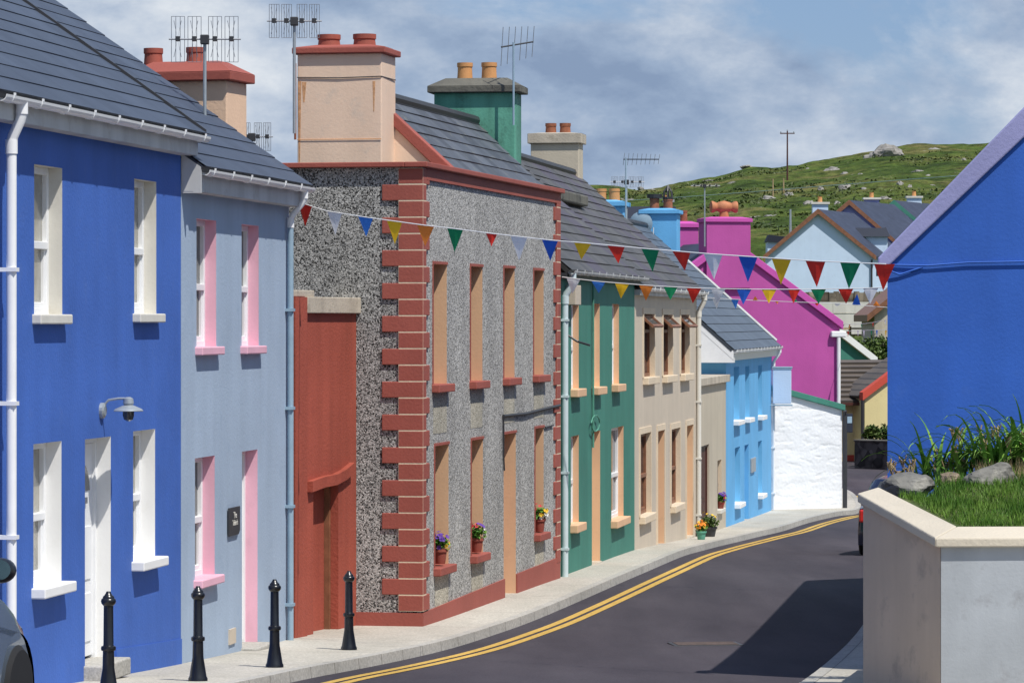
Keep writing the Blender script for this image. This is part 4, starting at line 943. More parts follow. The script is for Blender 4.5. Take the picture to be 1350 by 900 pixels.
def rock(name, c, r, mat, seed, label, cat='rock', group=None, flat=.3, sub=4, ch=.35):
    bm = bmesh.new(); bmesh.ops.create_icosphere(bm, subdivisions=sub, radius=1)
    rr = random.Random(seed); pl = [(Vector((rr.gauss(0,1), rr.gauss(0,1), rr.gauss(0,1))).normalized(), rr.uniform(.55,.9)) for _ in range(11)]
    for v in bm.verts:
        p = v.co.copy()
        for n_, d_ in pl:
            k = p.dot(n_)-d_
            if k > 0: p -= n_*k*.92
        p *= 1+(.10 if name == 'rock' else .24)*noise.fractal(p*2.2+Vector((seed,0,0)), .8, 2, 4)
        v.co = Vector((p.x*r[0], p.y*r[1], p.z*r[2]))
    me = bpy.data.meshes.new(name); bm.to_mesh(me); bm.free(); me.materials.append(mat)
    o = bpy.data.objects.new(name, me); COL.objects.link(o); o.location = c
    return tag(o, label, cat, group)
for px, py, Z, r, m, s, l in ((1198, 645, 33.0, (.27,.22,.15), 'rock', 2, 'low pale grey rock at the left end of the garden wall coping'), (1254, 634, 33.25, (.125,.14,.11), 'rock_br', 5, 'small brown rock between two grey rocks on the bank'),
                              (1306, 629, 33.1, (.29,.22,.15), 'rock', 9, 'large grey layered rock on the grass bank, below the strap leaves')):
    rock('rock', P(px, py, Z), r, M[m], s, l)
# strap-leaved clump and dead flower heads
def strap_plant(c, n, rmin, rmax, seed, label, lean=0.0, name='strap_leaf_plant'):
    rr = random.Random(seed); e = empty(name, c, 0, label, 'plant'); mb = MB()
    for _ in range(n):
        az = rr.uniform(0, 6.28); ln = rr.uniform(rmin, rmax); el = rr.uniform(.45, 1.3); w0 = rr.uniform(.014, .027)
        p = Vector((rr.gauss(0,.16), rr.gauss(0,.10), 0)); dirv = Vector((math.cos(az)*math.cos(el)+lean*.6, math.sin(az)*math.cos(el)*.6, math.sin(el))).normalized()
        side = Vector((-dirv.y, dirv.x, 0)); side = side.normalized() if side.length > .01 else Vector((1,0,0)); K = 9; pts = []
        bend = rr.uniform(.16, .55)
        for k in range(K+1):
            f = k/K; w_ = w0*(1-f**2.2)+.0008; pts.append((p-side*w_+Vector((0,0,.004)), p, p+side*w_+Vector((0,0,.006)))); p = p+dirv*(ln/K); dirv = (dirv+Vector((0,0,-bend*f*1.6))).normalized()
        for (a_, b_, c_), (d_, e_, f_) in zip(pts, pts[1:]): mb.q(a_, b_, e_, d_); mb.q(b_, c_, f_, e_)
    mb.build('leaves', M['leaf'], e, smooth=True); return e
def deadheads(e, n, seed, spread, hmin, hmax):
    rr = random.Random(seed); mb = MB()
    for _ in range(n):
        p = Vector((rr.gauss(0,spread), rr.gauss(0,.08), 0)); h = rr.uniform(hmin, hmax); q = p+Vector((rr.uniform(-.1,.1), rr.uniform(-.05,.05), h))
        mb.tube([p, (p+q)/2+Vector((.01,0,0)), q], [.006,.005,.004], 4)
        for _k in range(7): t_ = q+Vector((rr.uniform(-.04,.04), rr.uniform(-.04,.04), rr.uniform(-.02,.05))); mb.tube([q-Vector((0,0,rr.uniform(0,.1))), t_], [.004,.007], 4)
    mb.build('dead_stalks', M['drygrass'], e)
e1 = strap_plant(P(1245, 634, 33.9), 60, .30, .72, 11, 'low strap leaved plant arching over the blue wall, left of the big clump', -.25); deadheads(e1, 10, 4, .10, .15, .32)
e2 = strap_plant(P(1318, 622, 33.8), 135, .30, .85, 12, 'big dense strap leaved clump in front of the blue gable'); deadheads(e2, 12, 6, .2, .2, .4)
e3 = strap_plant(P(1375, 622, 33.9), 130, .4, .85, 15, 'tallest strap leaved clump at the right edge of the bank'); deadheads(e3, 8, 8, .2, .2, .4)
e4 = empty('dead_flower_stalks', P(1186, 634, 33.6), 0, 'bare dead flower stalks beside the leftmost garden rock', 'plant'); deadheads(e4, 7, 21, .06, .10, .24)
# ================================================================== street furniture: bollards
PB = [(.135,0),(.135,.03),(.12,.05),(.095,.17),(.078,.25),(.076,.30),(.073,.42),(.092,.425),(.098,.445),(.092,.465),(.073,.47),(.066,.48),(.062,.86),(.072,.865),(.092,.885),(.098,.905),(.092,.925),(.075,.935),(.072,.95),(.05,.965),(.035,.985),(.026,1.0)]
bl = [((143, 914), 135, 'black cast iron bollard at the left, in front of the white door'), ((261, 897), 125, 'black cast iron bollard in front of the wall between the blue and grey blue houses'),
      ((362, 879), 116, 'black cast iron bollard in front of the grey blue downpipe'), ((460, 856), 104, 'black cast iron bollard in front of the red lean-to, farthest of four')]
proto = None
for (px, py), hpx, lab in bl:
    w = unground(px, py); sc = hpx/F*w.y
    if proto is None:
        proto = empty('bollard', w, 0, lab, 'bollard', 'black bollards along the kerb')
        PB = [(r*.76, z) for r, z in PB]; MB().lathe(PB[:11], n=20).build('base', M['black'], proto, smooth=True); MB().lathe(PB[10:], n=20).build('post', M['black'], proto, smooth=True)
        o = proto
    else:
        o = copy_tree(proto); o['label'] = lab
    o.location = w; o.scale = (sc, sc, sc)
g = unground(930, 849, ROAD); e = empty('drain_cover', g, .15, 'rusty rectangular drain cover set flat in the road', 'drain cover')
MB().box(-.42,.42,-.24,.24,-.01,.012).build('frame', M['darkmetal'], e, bevel=.004); MB().box(-.37,.37,-.19,.19,.0121,.017).build('plate', M['drain'], e, bevel=.003)
# ================================================================== bunting
def bunting(name, label, pts, flags, z0, z1, size=.24, start=None, end=None, tilt=1.0, r=.006):
    pts = [Vector((x, y)) for x, y in pts]; xa, xb = pts[0].x, pts[-1].x
    def zz(x): t = (x-xa)/(xb-xa); return 1/((1/z0)*(1-t)+(1/z1)*t)
    def yy(x):
        for a, b in zip(pts, pts[1:]):
            if x <= b.x: return a.y+(b.y-a.y)*(x-a.x)/(b.x-a.x)
        return pts[-1].y
    o3 = P(xa, yy(xa), zz(xa)); e = empty(name, o3, 0, label, 'bunting', 'bunting strung across the street')
    W3 = [P(xa+(xb-xa)*k/60, yy(xa+(xb-xa)*k/60), zz(xa+(xb-xa)*k/60))-o3 for k in range(61)]
    MB().tube(W3, r, 5).build('string', M['white'], e)
    rr = random.Random(len(pts)+len(flags))
    for f in flags:
        x, col = f[0], f[1]; dropf = f[2] if len(f) > 2 else 1.0; widf = f[3] if len(f) > 3 else 1.0; shx = f[4] if len(f) > 4 else rr.uniform(-.1,.1)
        c = P(x, yy(x), zz(x))-o3; d = (P(x+5, yy(x+5), zz(x+5))-o3-c).normalized(); up = Vector((0,0,-1)); out = Vector((0,-1,0)); mb = MB(); K = 6
        sw = rr.uniform(-.25,.25); rows = []
        for k in range(K+1):
            t = k/K; hw = size*.5*widf*(1-t); cc = c+up*size*.93*dropf*t+d*size*shx*t+out*(sw*size*t*t); cu = out*size*.10*math.sin(t*3)*(1-t)
            rows.append((cc-d*hw, cc+cu, cc+d*hw))
        for (a, m_, b), (a2, m2, b2) in zip(rows, rows[1:]): mb.q(a, m_, m2, a2); mb.q(m_, b, b2, m2)
        mb.build('flag', FL[col], e, smooth=True)
bunting('bunting', 'nearest line of triangular bunting from the grey blue house to the blue gable',
        [(393,266),(430,278),(480,286),(520,291.5),(560,297),(600,301.5),(650,308),(685,312),(725,316.5),(768,320),(812,324),(855,328),(898,331.5),(940,335),(985,338),(1030,341),(1075,344),(1122,346),(1168,348)],
        [(402,'red'),(441,'white'),(482,'sky',.85),(520,'yellow'),(561,'orange',.9,1.1),(600,'green'),(648,'red',.55,.7),(684,'white'),(725,'blue',.85,.95),(768,'yellow',.7,1),(812,'red',.7,1,.15),(857,'green',.9,1,.15),(898,'red',.75,1,.2),(940,'white'),(986,'blue'),(1030,'yellow'),(1075,'red'),(1121,'green'),(1166,'red')], 43.3, 36.0, .285)
bunting('bunting', 'second line of triangular bunting below the first, starting at the green house',
        [(741,365),(756,367),(789,371),(820,373.5),(852,376),(884,378),(915,379.5),(947,380.5),(981,381),(1014,381.3),(1047,381.3),(1079,381),(1115,380.5),(1148,379.5),(1190,378)],
        [(756,'white'),(789,'sky',.75),(820,'yellow'),(852,'orange'),(884,'green',.85),(915,'red'),(947,'white',.95),(981,'blue'),(1014,'yellow',.9),(1047,'red',.9,.8),(1079,'green',.95),(1115,'red',.95),(1148,'white')], 54.4, 51.5, .245)
bunting('bunting', 'third thin line of bunting crossing in front of the magenta gable',
        [(920,391),(944,393),(969,394.5),(996,396),(1024,397),(1048,398),(1077,399),(1104,400),(1129,402),(1156,404),(1190,407)],
        [(944,'white'),(969,'sky',.85),(996,'orange',-.4,.7),(1024,'orange',.25,.5),(1048,'green',-.3,.7),(1077,'red',.3,.6),(1104,'white',.3,.8),(1129,'blue',-1,1),(1156,'orange',-.5,.9)], 73.5, 69, .24)
bunting('bunting', 'upper of two far lines of small bunting above the shrub',
        [(1095,426),(1120,427.5),(1135,427),(1151,425),(1172,421)], [(1120,'orange'),(1136,'green'),(1151,'red'),(1167,'white')], 112, 106, .16)
bunting('bunting', 'lower of two far lines of small bunting in front of the shrub',
        [(1100,437),(1119,436.5),(1137,435.5),(1156,435),(1180,435)], [(1118,'red'),(1131,'white'),(1139,'white',1.1),(1149,'green'),(1156,'sky',1.2),(1168,'yellow',1.1)], 110, 104, .19)
# ================================================================== aerials
def aerial_grid(mast_px, y_bot, y_top, x0, x1, ya, yb, Z, label, panels=4, rods=4, yb_bot=None):
    s = Z/F; o3 = P(mast_px, y_bot, Z); e = empty('tv_aerial', o3, 0, label, 'aerial')
    H = (y_bot-y_top)*s; MB().tube([(0,0,0),(0,0,H*.5),(.0,0,H)], .02, 8).build('mast', M['galv'], e)
    ym = (ya+yb)/2; zc = (y_bot-ym)*s
    if zc > H: MB()
    b = MB(); b.tube([((x0-mast_px)*s-.03,0,zc),((x1-mast_px)*s+.03,0,zc)], .010, 6); b.build('boom', M['alu'], e)
    MB().box(-.05,.05,-.06,.04,zc-.06,zc+.05).build('junction_box', M['darkmetal'], e, bevel=.01)
    zt, zb = (y_bot-ya)*s, (y_bot-yb)*s; gap = (x1-x0)*.05; pw = ((x1-x0)-gap*(panels-1)-gap*1.2)/panels
    for k in range(panels):
        xa = x0+k*(pw+gap)+(gap*1.2 if k >= panels/2 else 0); g = MB()
        for r in range(rods): xx = (xa+pw*r/(rods-1)-mast_px)*s; g.tube([(xx,0,zb),(xx,0,zt)], .0034, 4)
        g.tube([((xa-mast_px)*s,0,zt),((xa+pw-mast_px)*s,0,zt)], .0034, 4); g.tube([((xa-mast_px)*s,0,zb),((xa+pw-mast_px)*s,0,zb)], .0034, 4)
        xc = (xa+pw/2-mast_px)*s; q = pw*s*.28
        for sgn in (-1, 1): g.tube([(xc-q,-.05,zc+sgn*(zt-zc)*.8),(xc,-.06,zc),(xc+q,-.05,zc+sgn*(zt-zc)*.8)], .0034, 4)
        g.build('reflector_panel', M['alu'], e); MB().box(xc-.025,xc+.025,-.07,.02,zc-.025,zc+.03).build('dipole_box', M['darkmetal'], e)
def aerial_yagi(mast_px, y_bot, y_top, x0, y0, x1, y1, Z, label, n=6, el=.28, dz=0.5):
    s = Z/F; o3 = P(mast_px, y_bot, Z); e = empty('tv_aerial', o3, 0, label, 'aerial'); H = (y_bot-y_top)*s
    MB().tube([(0,0,0),(0,0,H)], .016, 8).build('mast', M['pipe_grey'], e)
    a = Vector(((x0-mast_px)*s, .05, (y_bot-y0)*s)); b = Vector(((x1-mast_px)*s, dz, (y_bot-y1)*s)); MB().tube([a, b], .013, 6).build('boom', M['darkmetal'], e)
    g = MB()
    for k in range(n):
        p = a.lerp(b, (k+.05)/(n-.9)); L_ = el*(1-.25*k/n); g.tube([p-Vector((.012,.0,L_*.95)), p+Vector((.022,0,L_))], .005, 4)
    g.build('elements', M['alu'], e)
aerial_grid(270, 172, 50, 226, 314, 22, 82, 42.4, 'wide four panel aerial in front of the red capped peach chimney')
aerial_grid(388, 176, 27, 355, 421, 6, 50, 46.3, 'four panel aerial on the left edge of the tall peach chimney', rods=5)
aerial_grid(332, 225, 178, 308, 357, 162, 199, 50.5, 'small four panel aerial low behind the grey blue roof', rods=5)
aerial_yagi(677, 165, 56, 661, 62, 703, 52, 54.6, 'slim aerial on the right edge of the green chimney', 6, .30)
aerial_yagi(825, 300, 208, 822, 210, 868, 211, 80, 'tall thin aerial above the sky blue chimneys', 9, .14, -.3)
aerial_grid(826, 300, 245, 806, 848, 233, 247, 81, 'wide flat aerial array above the sky blue chimneys', rods=5)
aerial_grid(929, 325, 246, 912, 948, 243, 247, 106, 'thin aerial mast left of the tall magenta chimney', rods=3)
# ================================================================== flower pots
PETAL = {'violet': plain('violet_petals', (.10,.03,.30), var=.3, rough=.7), 'redp': plain('red_petals', (.55,.04,.05), var=.2, rough=.7), 'yel': plain('yellow_petals', (.80,.50,.03), var=.15, rough=.7),
         'wht': plain('white_petals', (.80,.80,.74), var=.05, rough=.7), 'org': plain('orange_petals', (.80,.25,.02), var=.2, rough=.7)}
def flower_pot(c, r, h, label, blooms, seed, potmat='terracotta', fol=1.0, bush=.16, droop=0.1):
    rr = random.Random(seed); e = empty('flower_pot', c, 0, label, 'flower pot')
    MB().lathe([(r*.68,0),(r*.72,.01),(r*.92,h*.8),(r*1.06,h*.8),(r*1.06,h),(r*.9,h),(r*.86,h*.85)], n=18).build('pot', M[potmat], e, smooth=True)
    mb = MB(); cz = h+bush*.55
    for _ in range(int(220*fol)):
        d = Vector((rr.gauss(0,1), rr.gauss(0,1), rr.gauss(0,1))).normalized()*bush*rr.uniform(.3,1.05); d.z = d.z*.85-droop*bush*rr.random()
        p = Vector((0,0,cz))+d; u = Vector((rr.uniform(-1,1),rr.uniform(-1,1),rr.uniform(-1,1))).normalized(); v = u.cross(Vector((rr.uniform(-1,1),rr.uniform(-1,1),1))).normalized(); L_ = rr.uniform(.022,.045)
        mb.q(p-u*L_, p-v*L_*.5, p+u*L_, p+v*L_*.5)
    mb.build('foliage', M['shrub'] if fol > 1.5 else M['leaf'], e)
    for col, n, off in blooms:
        b = MB()
        for _ in range(n):
            d = Vector((rr.gauss(0,.35)+off[0], rr.gauss(0,.3)-.35+off[1], rr.gauss(0,.3)+off[2])); d = d.normalized()*bush*rr.uniform(.85,1.2); p = Vector((0,0,cz))+d; R_ = rr.uniform(.018,.03); nn = d.normalized()
            t1 = nn.cross(Vector((0,0,1))).normalized(); t2 = nn.cross(t1)
            for k in range(5):
                a0 = k*1.2566; a1 = a0+1.15; b.q(p, p+(t1*math.cos(a0)+t2*math.sin(a0))*R_+nn*.008, p+(t1*math.cos((a0+a1)/2)+t2*math.sin((a0+a1)/2))*R_*1.25+nn*.012, p+(t1*math.cos(a1)+t2*math.sin(a1))*R_+nn*.008)
        b.build('blossoms', PETAL[col], e)
fr = fp
for px, hb, lab, bloom, sd in ((582, 743, 'terracotta pot of violet pansies on the leftmost ground floor red sill', [('violet',16,(0,0,.7)),('yel',5,(.9,0,-.2))], 1), (630, 727.7, 'terracotta pot of red and white flowers on the middle red sill', [('redp',16,(-.5,0,.8)),('wht',6,(.9,0,.3)),('violet',5,(.2,0,.4))], 2),
                           (712.5, 700.7, 'terracotta pot with red, yellow and white flowers on the sill nearest the green house', [('redp',8,(-.6,0,.6)),('yel',7,(.7,0,.3)),('wht',7,(.8,0,.1))], 3)):
    u = fr.u(px); z = fr.z(px, hb); c = fr.world(u+.0, .02, z+.004)
    flower_pot(c, .095, .19, lab, bloom, sd, bush=.125)
u = fs.u(949); flower_pot(fs.world(u, -.02, WB[2]+.004), .085, .16, 'small pot of violet flowers on the sill of the beige house', [('violet',16,(.3,0,.4)),('redp',4,(.5,0,0))], 5, bush=.125)
flower_pot(unground(924.5, 711), .10, .17, 'green pot of orange and yellow flowers beside the brown door', [('org',20,(0,0,.4)),('yel',14,(0,0,.5))], 6, 'green_dk', 1.0, .12)
flower_pot(unground(935.5, 707), .15, .20, 'larger dark pot with a bushy green plant beside the orange flowers', [('yel',4,(0,0,.7))], 7, 'darkmetal', 2.0, .19)
# ================================================================== cars
def car(loc, rz, bodymat, label):
    e = empty('parked_car', loc, rz, label, 'car'); Wd = .84; prof = [(.06,.22),(.0,.42),(.01,.62),(.05,.80),(.10,.96),(.5,1.0),(1.6,.99),(2.75,.96),(3.05,.92),(3.35,.85),(3.65,.74),(3.85,.61),(3.93,.47),(3.92,.32),(3.86,.22)]
    def arch(cx): return [(cx+.38*math.cos(math.radians(a)), .30+.38*math.sin(math.radians(a))) for a in range(-12, 193, 12)]
    bottom = arch(3.2)+[(2.6,.20),(1.3,.20)]+arch(.78)
    pr = prof+bottom; n = len(pr); mb = MB(); sl = [-1,-.985,-.93,-.75,-.4,0,.4,.75,.93,.985,1]
    for s in sl:
        a = abs(s); pull = .42*a**3.2; dropz = .06*a**5+(.05 if a > .99 else 0); y = s*Wd
        for i, (x, z) in enumerate(pr):
            X = x
            if i < len(prof):
                if x > 2.6: X = x-pull*(x-2.6)/1.33
                if x < .5: X = x+.22*a**3*(.5-x)/.5
                if z > .55: z = z-dropz
            mb.v.append(Vector((X, y*(1-.05*max(0, z-.6)), z)))
    for k in range(len(sl)-1):
        for i in range(n): mb.f.append((k*n+i, k*n+(i+1)%n, (k+1)*n+(i+1)%n, (k+1)*n+i))
    mb.f += [tuple(range(n-1,-1,-1)), tuple((len(sl)-1)*n+i for i in range(n))]
    mb.build('body', bodymat, e, smooth=True)
    MB().box(.3,3.75,-.55,.55,.18,.6).build('underbody', M['darkmetal'], e)
    base = [(.12,.97),(2.85,.95)]; m = MB(); G0 = [(.10,.80,.95),(2.90,.78,.93)]; T0 = [(.55,.60,1.46),(1.9,.60,1.47)]
    def ring(x, w, z): return [(x,-w,z),(x,w,z)]
    b0, b1 = ring(*G0[0]), ring(*G0[1]); t0, t1 = ring(*T0[0]), ring(*T0[1]); V = b0+b1+t0+t1
    m.add(V, [(0,2,6,4),(1,5,7,3),(0,4,5,1),(2,3,7,6),(4,6,7,5),(0,1,3,2)]); gh = m.build('cabin', bodymat, e, bevel=.08, seg=3, smooth=True)
    def lerp(p, q, t): return tuple(a+(b-a)*t for a, b in zip(p, q))
    def panel(c4, off):
        g = MB(); g.q(*[Vector(p)+Vector(off) for p in c4]); return g.build('car_window', M['glass'], e)
    for s in (0, 1):
        A, B, C, D_ = V[0+s], V[2+s], V[6+s], V[4+s]; off = (0, (-.012 if s == 0 else .012), .008)
        def pt(u, v): return Vector(lerp(lerp(A, B, u), lerp(D_, C, u), v))
        panel([pt(.10,.12), pt(.46,.12), pt(.46,.86), pt(.16,.86)], off); panel([pt(.50,.12), pt(.86,.12), pt(.80,.86), pt(.50,.86)], off)
    def fq(A, B, C, D_, off):
        def pt(u, v): return Vector(lerp(lerp(A, B, u), lerp(D_, C, u), v))
        panel([pt(.08,.10), pt(.92,.10), pt(.88,.9), pt(.12,.9)], off)
    fq(V[2], V[3], V[7], V[6], (.014,0,.014)); fq(V[1], V[0], V[4], V[5], (-.014,0,.01))
    for s in (-1, 1):
        for cx in (.78, 3.2):
            y = s*.765
            w = MB(); w.lathe([(.19,-.10),(.27,-.10),(.305,-.07),(.31,0),(.305,.07),(.27,.10),(.19,.10)], n=28); wo = w.build('wheel', M['rubber'], e, smooth=True); wo.rotation_euler = (math.radians(90), 0, 0); wo.location = (cx, y, .30)
            r_ = MB(); r_.lathe([(.19,-.085),(.19,.085),(.15,.07)], n=24)
            for k in range(8): t = k*math.pi/4; r_.box(.10*math.cos(t)-.02,.10*math.cos(t)+.02,.10*math.sin(t)-.02,.10*math.sin(t)+.02,.06,.095)
            r_.lathe([(.05,.05),(.05,.11),(.03,.115)], n=12); ro_ = r_.build('hubcap', M['galv'] if False else M['darkmetal'], wo, smooth=True); ro_.rotation_euler = (0 if s < 0 else math.pi, 0, 0)
        mi = MB(); ys = (s*.86, s*1.02); mi.lathe([(.02,-.05),(.07,-.045),(.085,-.02),(.088,.03),(.075,.07),(.04,.09)], n=20)
        mm = mi.build('wing_mirror', M['black'], e, smooth=True); mm.matrix_local = Matrix.Translation((2.40, s*.94, 1.045)) @ Matrix.Rotation(math.radians(90), 4, 'Y') @ Matrix.Diagonal((.9, 1.12, 1, 1))
        MB().lathe([(.078,0),(.078,.004)], n=20).build('mirror_glass', M['mirror'], e).matrix_local = Matrix.Translation((2.345, s*.94, 1.045)) @ Matrix.Rotation(math.radians(90), 4, 'Y') @ Matrix.Diagonal((.85, 1.1, 1, 1))
        MB().box(2.39,2.45,min(s*.74,s*.90),max(s*.74,s*.90),.955,.995).build('mirror_arm', M['black'], e, bevel=.01)
        MB().lathe([(.035,0),(.033,.012),(.02,.018)], (0,0,0), 12).build('side_repeater', M['offwhite'], e).matrix_local = Matrix.Translation((2.72, s*.822, .74)) @ Matrix.Rotation(math.radians(-90*s), 4, 'X')
        MB().box(.9,2.75,s*.832-.012,s*.832+.012,.50,.57).build('rubbing_strip', M['darkmetal'], e)
        tl = MB(); tl.box(.03,.20,min(s*.80,s*.56),max(s*.80,s*.56),.66,.90); tl.build('tail_light', plain('tail_lamp_red', (.55,.02,.015), rough=.15, spec=.7), e, bevel=.03)
        hl = MB(); hl.box(3.42,3.60,min(s*.44,s*.76),max(s*.44,s*.76),.60,.74); hl.build('headlight', M['glass'], e, bevel=.05, seg=3)
    MB().box(-.03,.10,-.70,.70,.34,.52).build('rear_bumper', M['pipe_grey'], e, bevel=.04, seg=3)
    MB().box(3.50,3.955,-.45,.45,.24,.36).build('front_bumper', M['darkmetal'], e, bevel=.05)
    return e
def carpaint(n, c): 
    m = plain(n, c, rough=.25, metal=.35, spec=.6, var=.04); m.node_tree.nodes['Principled BSDF'].inputs['Coat Weight'].default_value = .6; return m
ang = math.atan2(fa.d.y, fa.d.x)
front = P(27, 500, 24.0); d3 = Vector((fa.d.x, fa.d.y, 0)); n3 = Vector((fa.d.y, -fa.d.x, 0))   # n3 to the street side
cc = Vector((front.x, front.y, CAM+G(20.2)+ROAD))-d3*3.88-n3*.66
co = car(cc, ang, carpaint('grey_blue_car_paint', (.18,.235,.30)), 'grey blue hatchback parked at the lower left, only its front wing in view')
slp = math.atan2(G(24)-G(20.2), 3.8); co.rotation_euler = (0, -slp, ang)
rl = P(1129, 700, 64); gdir = math.atan2(1, .146); cd = Vector((.146,1,0)).normalized(); cn = Vector((cd.y,-cd.x,0))
c2 = car(Vector((rl.x, rl.y, CAM+G(65)+ROAD))+cn*.84, gdir-math.radians(3.5), carpaint('dark_blue_car_paint', (.012,.02,.06)), 'dark car parked on the right beyond the garden wall, red tail light showing'); c2.scale = (1, 1, .93)
# ================================================================== beyond the bend
# yellow house with brown tiled roof
fr = Frame((1085, 126), (1200, 127), 'bungalow', 'pale yellow bungalow with brown tiled roof and red verge', 'house', gz=CAM-4.75)
zE, zR = fr.z(1120, 530), fr.z(1120, 474, 3.2)
MB().box(-1,fr.u(1126),.0,6.4,-.5,zE).build('wall', M['yellow_wall'], fr.root)
MB().box(fr.u(1126)+.003,5.2,1.2,6.4,-.5,zE).build('wall', M['brown_dk'], fr.root)
m = MB(); rows = 9
for k in range(rows):
    a0, a1 = k/rows, (k+1)/rows; y0, z0_ = -.45+3.65*a0, zE+(zR-zE)*a0; y1, z1_ = -.45+3.65*a1, zE+(zR-zE)*a1
    m.q((-1.2,y0,z0_+.07),(5.4,y0,z0_+.07),(5.4,y1,z1_),(-1.2,y1,z1_), uv=[(0,k*.34),(6.6,k*.34),(6.6,k*.34+.339),(0,k*.34+.339)]); m.q((-1.2,y0,z0_-.02),(5.4,y0,z0_-.02),(5.4,y0,z0_+.07),(-1.2,y0,z0_+.07), uv=[(0,k*.34+.01)]*4)
m.q((-1.2,6.8,zE),(5.4,6.8,zE),(5.4,3.2,zR),(-1.2,3.2,zR), uv=[(0,0),(6.6,0),(6.6,3),(0,3)])
m.build('roof', M['tile_brown'], fr.root)
MB().box(-1.2,5.4,-.5,-.42,zE-.10,zE-.0).build('gutter', M['brown_dk'], fr.root)
GY = -.95; g0 = fr.u(1140, GY); zg0 = fr.z(1140, 523, GY); zg1 = zg0+1.85
MB().prism([(g0,GY,-.5),(g0+5.4,GY,-.5),(g0+5.4,GY,zg0),(g0+2.7,GY,zg1),(g0,GY,zg0)], (0,1.6,0)).build('gable', M['yellow_wall'], fr.root)
mb = MB()
for s in (0, 1):
    xe = g0-.12 if s == 0 else g0+5.52
    MB().prism([(xe,GY-.12,zg0-.12),(g0+2.7,GY-.12,zg1-.02),(g0+2.7,GY-.12,zg1+.24),(xe,GY-.12,zg0+.16)], (0,.3,0)).build('verge', M['red_trim'], fr.root)
    cslope(fr, 'gable_roof', 'tile_brown', xe, zg0-.05, g0+2.7, zg1, GY+.18, 1.2)
MB().box(fr.u(1112),fr.u(1126),-.02,.02,-.1,.16).build('plinth', M['red_trim'], fr.root)
mb = MB(); mb.tube([(g0-.1,GY-.05,zg0-.1),(g0-.1,GY-.05,0)], .06, 6); mb.build('downpipe', M['darkmetal'], fr.root)
# dark stone wall and bush in front of it
q0, q1 = P(1126.5, 606, 121.5), P(1215, 606, 119.5)
mb = MB(); v = Vector((q1.x-q0.x, q1.y-q0.y, 0)); e = empty('stone_wall', (q0.x, q0.y, CAM-4.8), math.atan2(v.y, v.x), 'low dark stone wall in front of the yellow bungalow', 'wall')
L_ = v.length; hh = P(1127, 579, 121.5).z-(CAM-4.8)
MB().box(0,L_,0,.45,-.5,hh-.06).build('wall', M['stone'], e); MB().box(-.03,L_,-.04,.5,hh-.06,hh).build('coping', M['lichen'], e, bevel=.02)
def bush(name, c, r, n, mat, seed, label, cat='shrub', leaf=.10, group=None):
    rr = random.Random(seed); e = empty(name, c, 0, label, cat, group); mb = MB(); cl = [(Vector((rr.uniform(-.8,.8)*r[0], rr.uniform(-.8,.8)*r[1], rr.uniform(.15,.9)*r[2])), rr.uniform(.25,.5)) for _ in range(16)]
    for _ in range(n):
        cc, cr = rr.choice(cl); d = Vector((rr.gauss(0,1),rr.gauss(0,1),rr.gauss(0,1))).normalized()*rr.uniform(.5,1.05)*cr
        p = cc+Vector((d.x*r[0], d.y*r[1], d.z*r[2])); u = Vector((rr.uniform(-1,1),rr.uniform(-1,1),rr.uniform(-.6,1))).normalized(); v = u.cross(Vector((rr.uniform(-1,1),rr.uniform(-1,1),1))).normalized(); L_ = leaf*rr.uniform(.6,1.3)
        mb.q(p-u*L_, p-v*L_*.45, p+u*L_, p+v*L_*.45)
    mb.build('crown', M[mat], e)
    tm = MB()
    for k in range(5): a = k*1.3; tm.tube([(0,0,-.3),(math.cos(a)*r[0]*.3,math.sin(a)*r[1]*.3,r[2]*.6)], [.05,.015], 5)
    tm.build('stems', M['brown_dk'], e); return e
bush('shrub', P(1163, 579, 122.6), (.62,.4,.42), 2200, 'shrub', 31, 'rounded green shrub behind the low dark stone wall', leaf=.07)
# green house with white verge
fr = Frame((1050, 146), (1160, 147), 'gabled_house', 'green gabled house with a white verge behind the bungalow', 'house', gz=CAM-3.0)
za, zb = fr.z(1103, 441), fr.z(1150, 478); ua, ub = fr.u(1103), fr.u(1150); sl_ = (za-zb)/(ub-ua); uap = ua-1.2; zapx = za+1.2*sl_
ul = uap-(ub-uap)
MB().prism([(ul,0,-2),(ub,0,-2),(ub,0,zb),(uap,0,zapx),(ul,0,zb)], (0,7,0)).build('wall', M['green'], fr.root)
mb = MB()
for xe in (ub+.15, ul-.15): mb.prism([(xe,-.2,zb-.08),(xe,-.2,zb+.22),(uap,-.2,zapx+.32),(uap,-.2,zapx)], (0,.35,0))
mb.build('verge', M['white_paint'], fr.root)
mb = MB()
for xe in (ub-.7, ul+.7): mb.prism([(xe,-.1,zb-.75),(xe,-.1,zb-.5),(uap,-.1,zapx-1.05),(uap,-.1,zapx-1.35)], (0,.1,0))
mb.build('red_band', M['red_trim'], fr.root)
cslope(fr, 'roof', 'slateN', ub+.1, zb, uap, zapx, .1, 7.1); cslope(fr, 'roof', 'slateN', ul-.1, zb, uap, zapx, .1, 7.1)
bush('shrub', P(1143, 482, 152), (1.25,.8,1.15), 5200, 'shrub', 41, 'dark green bushy shrub behind the small bunting', leaf=.085)
bush('shrub', P(1172, 482, 151), (.9,.8,.8), 3000, 'shrub', 42, 'paler scrubby shrub at the foot of the blue gable edge', leaf=.085)
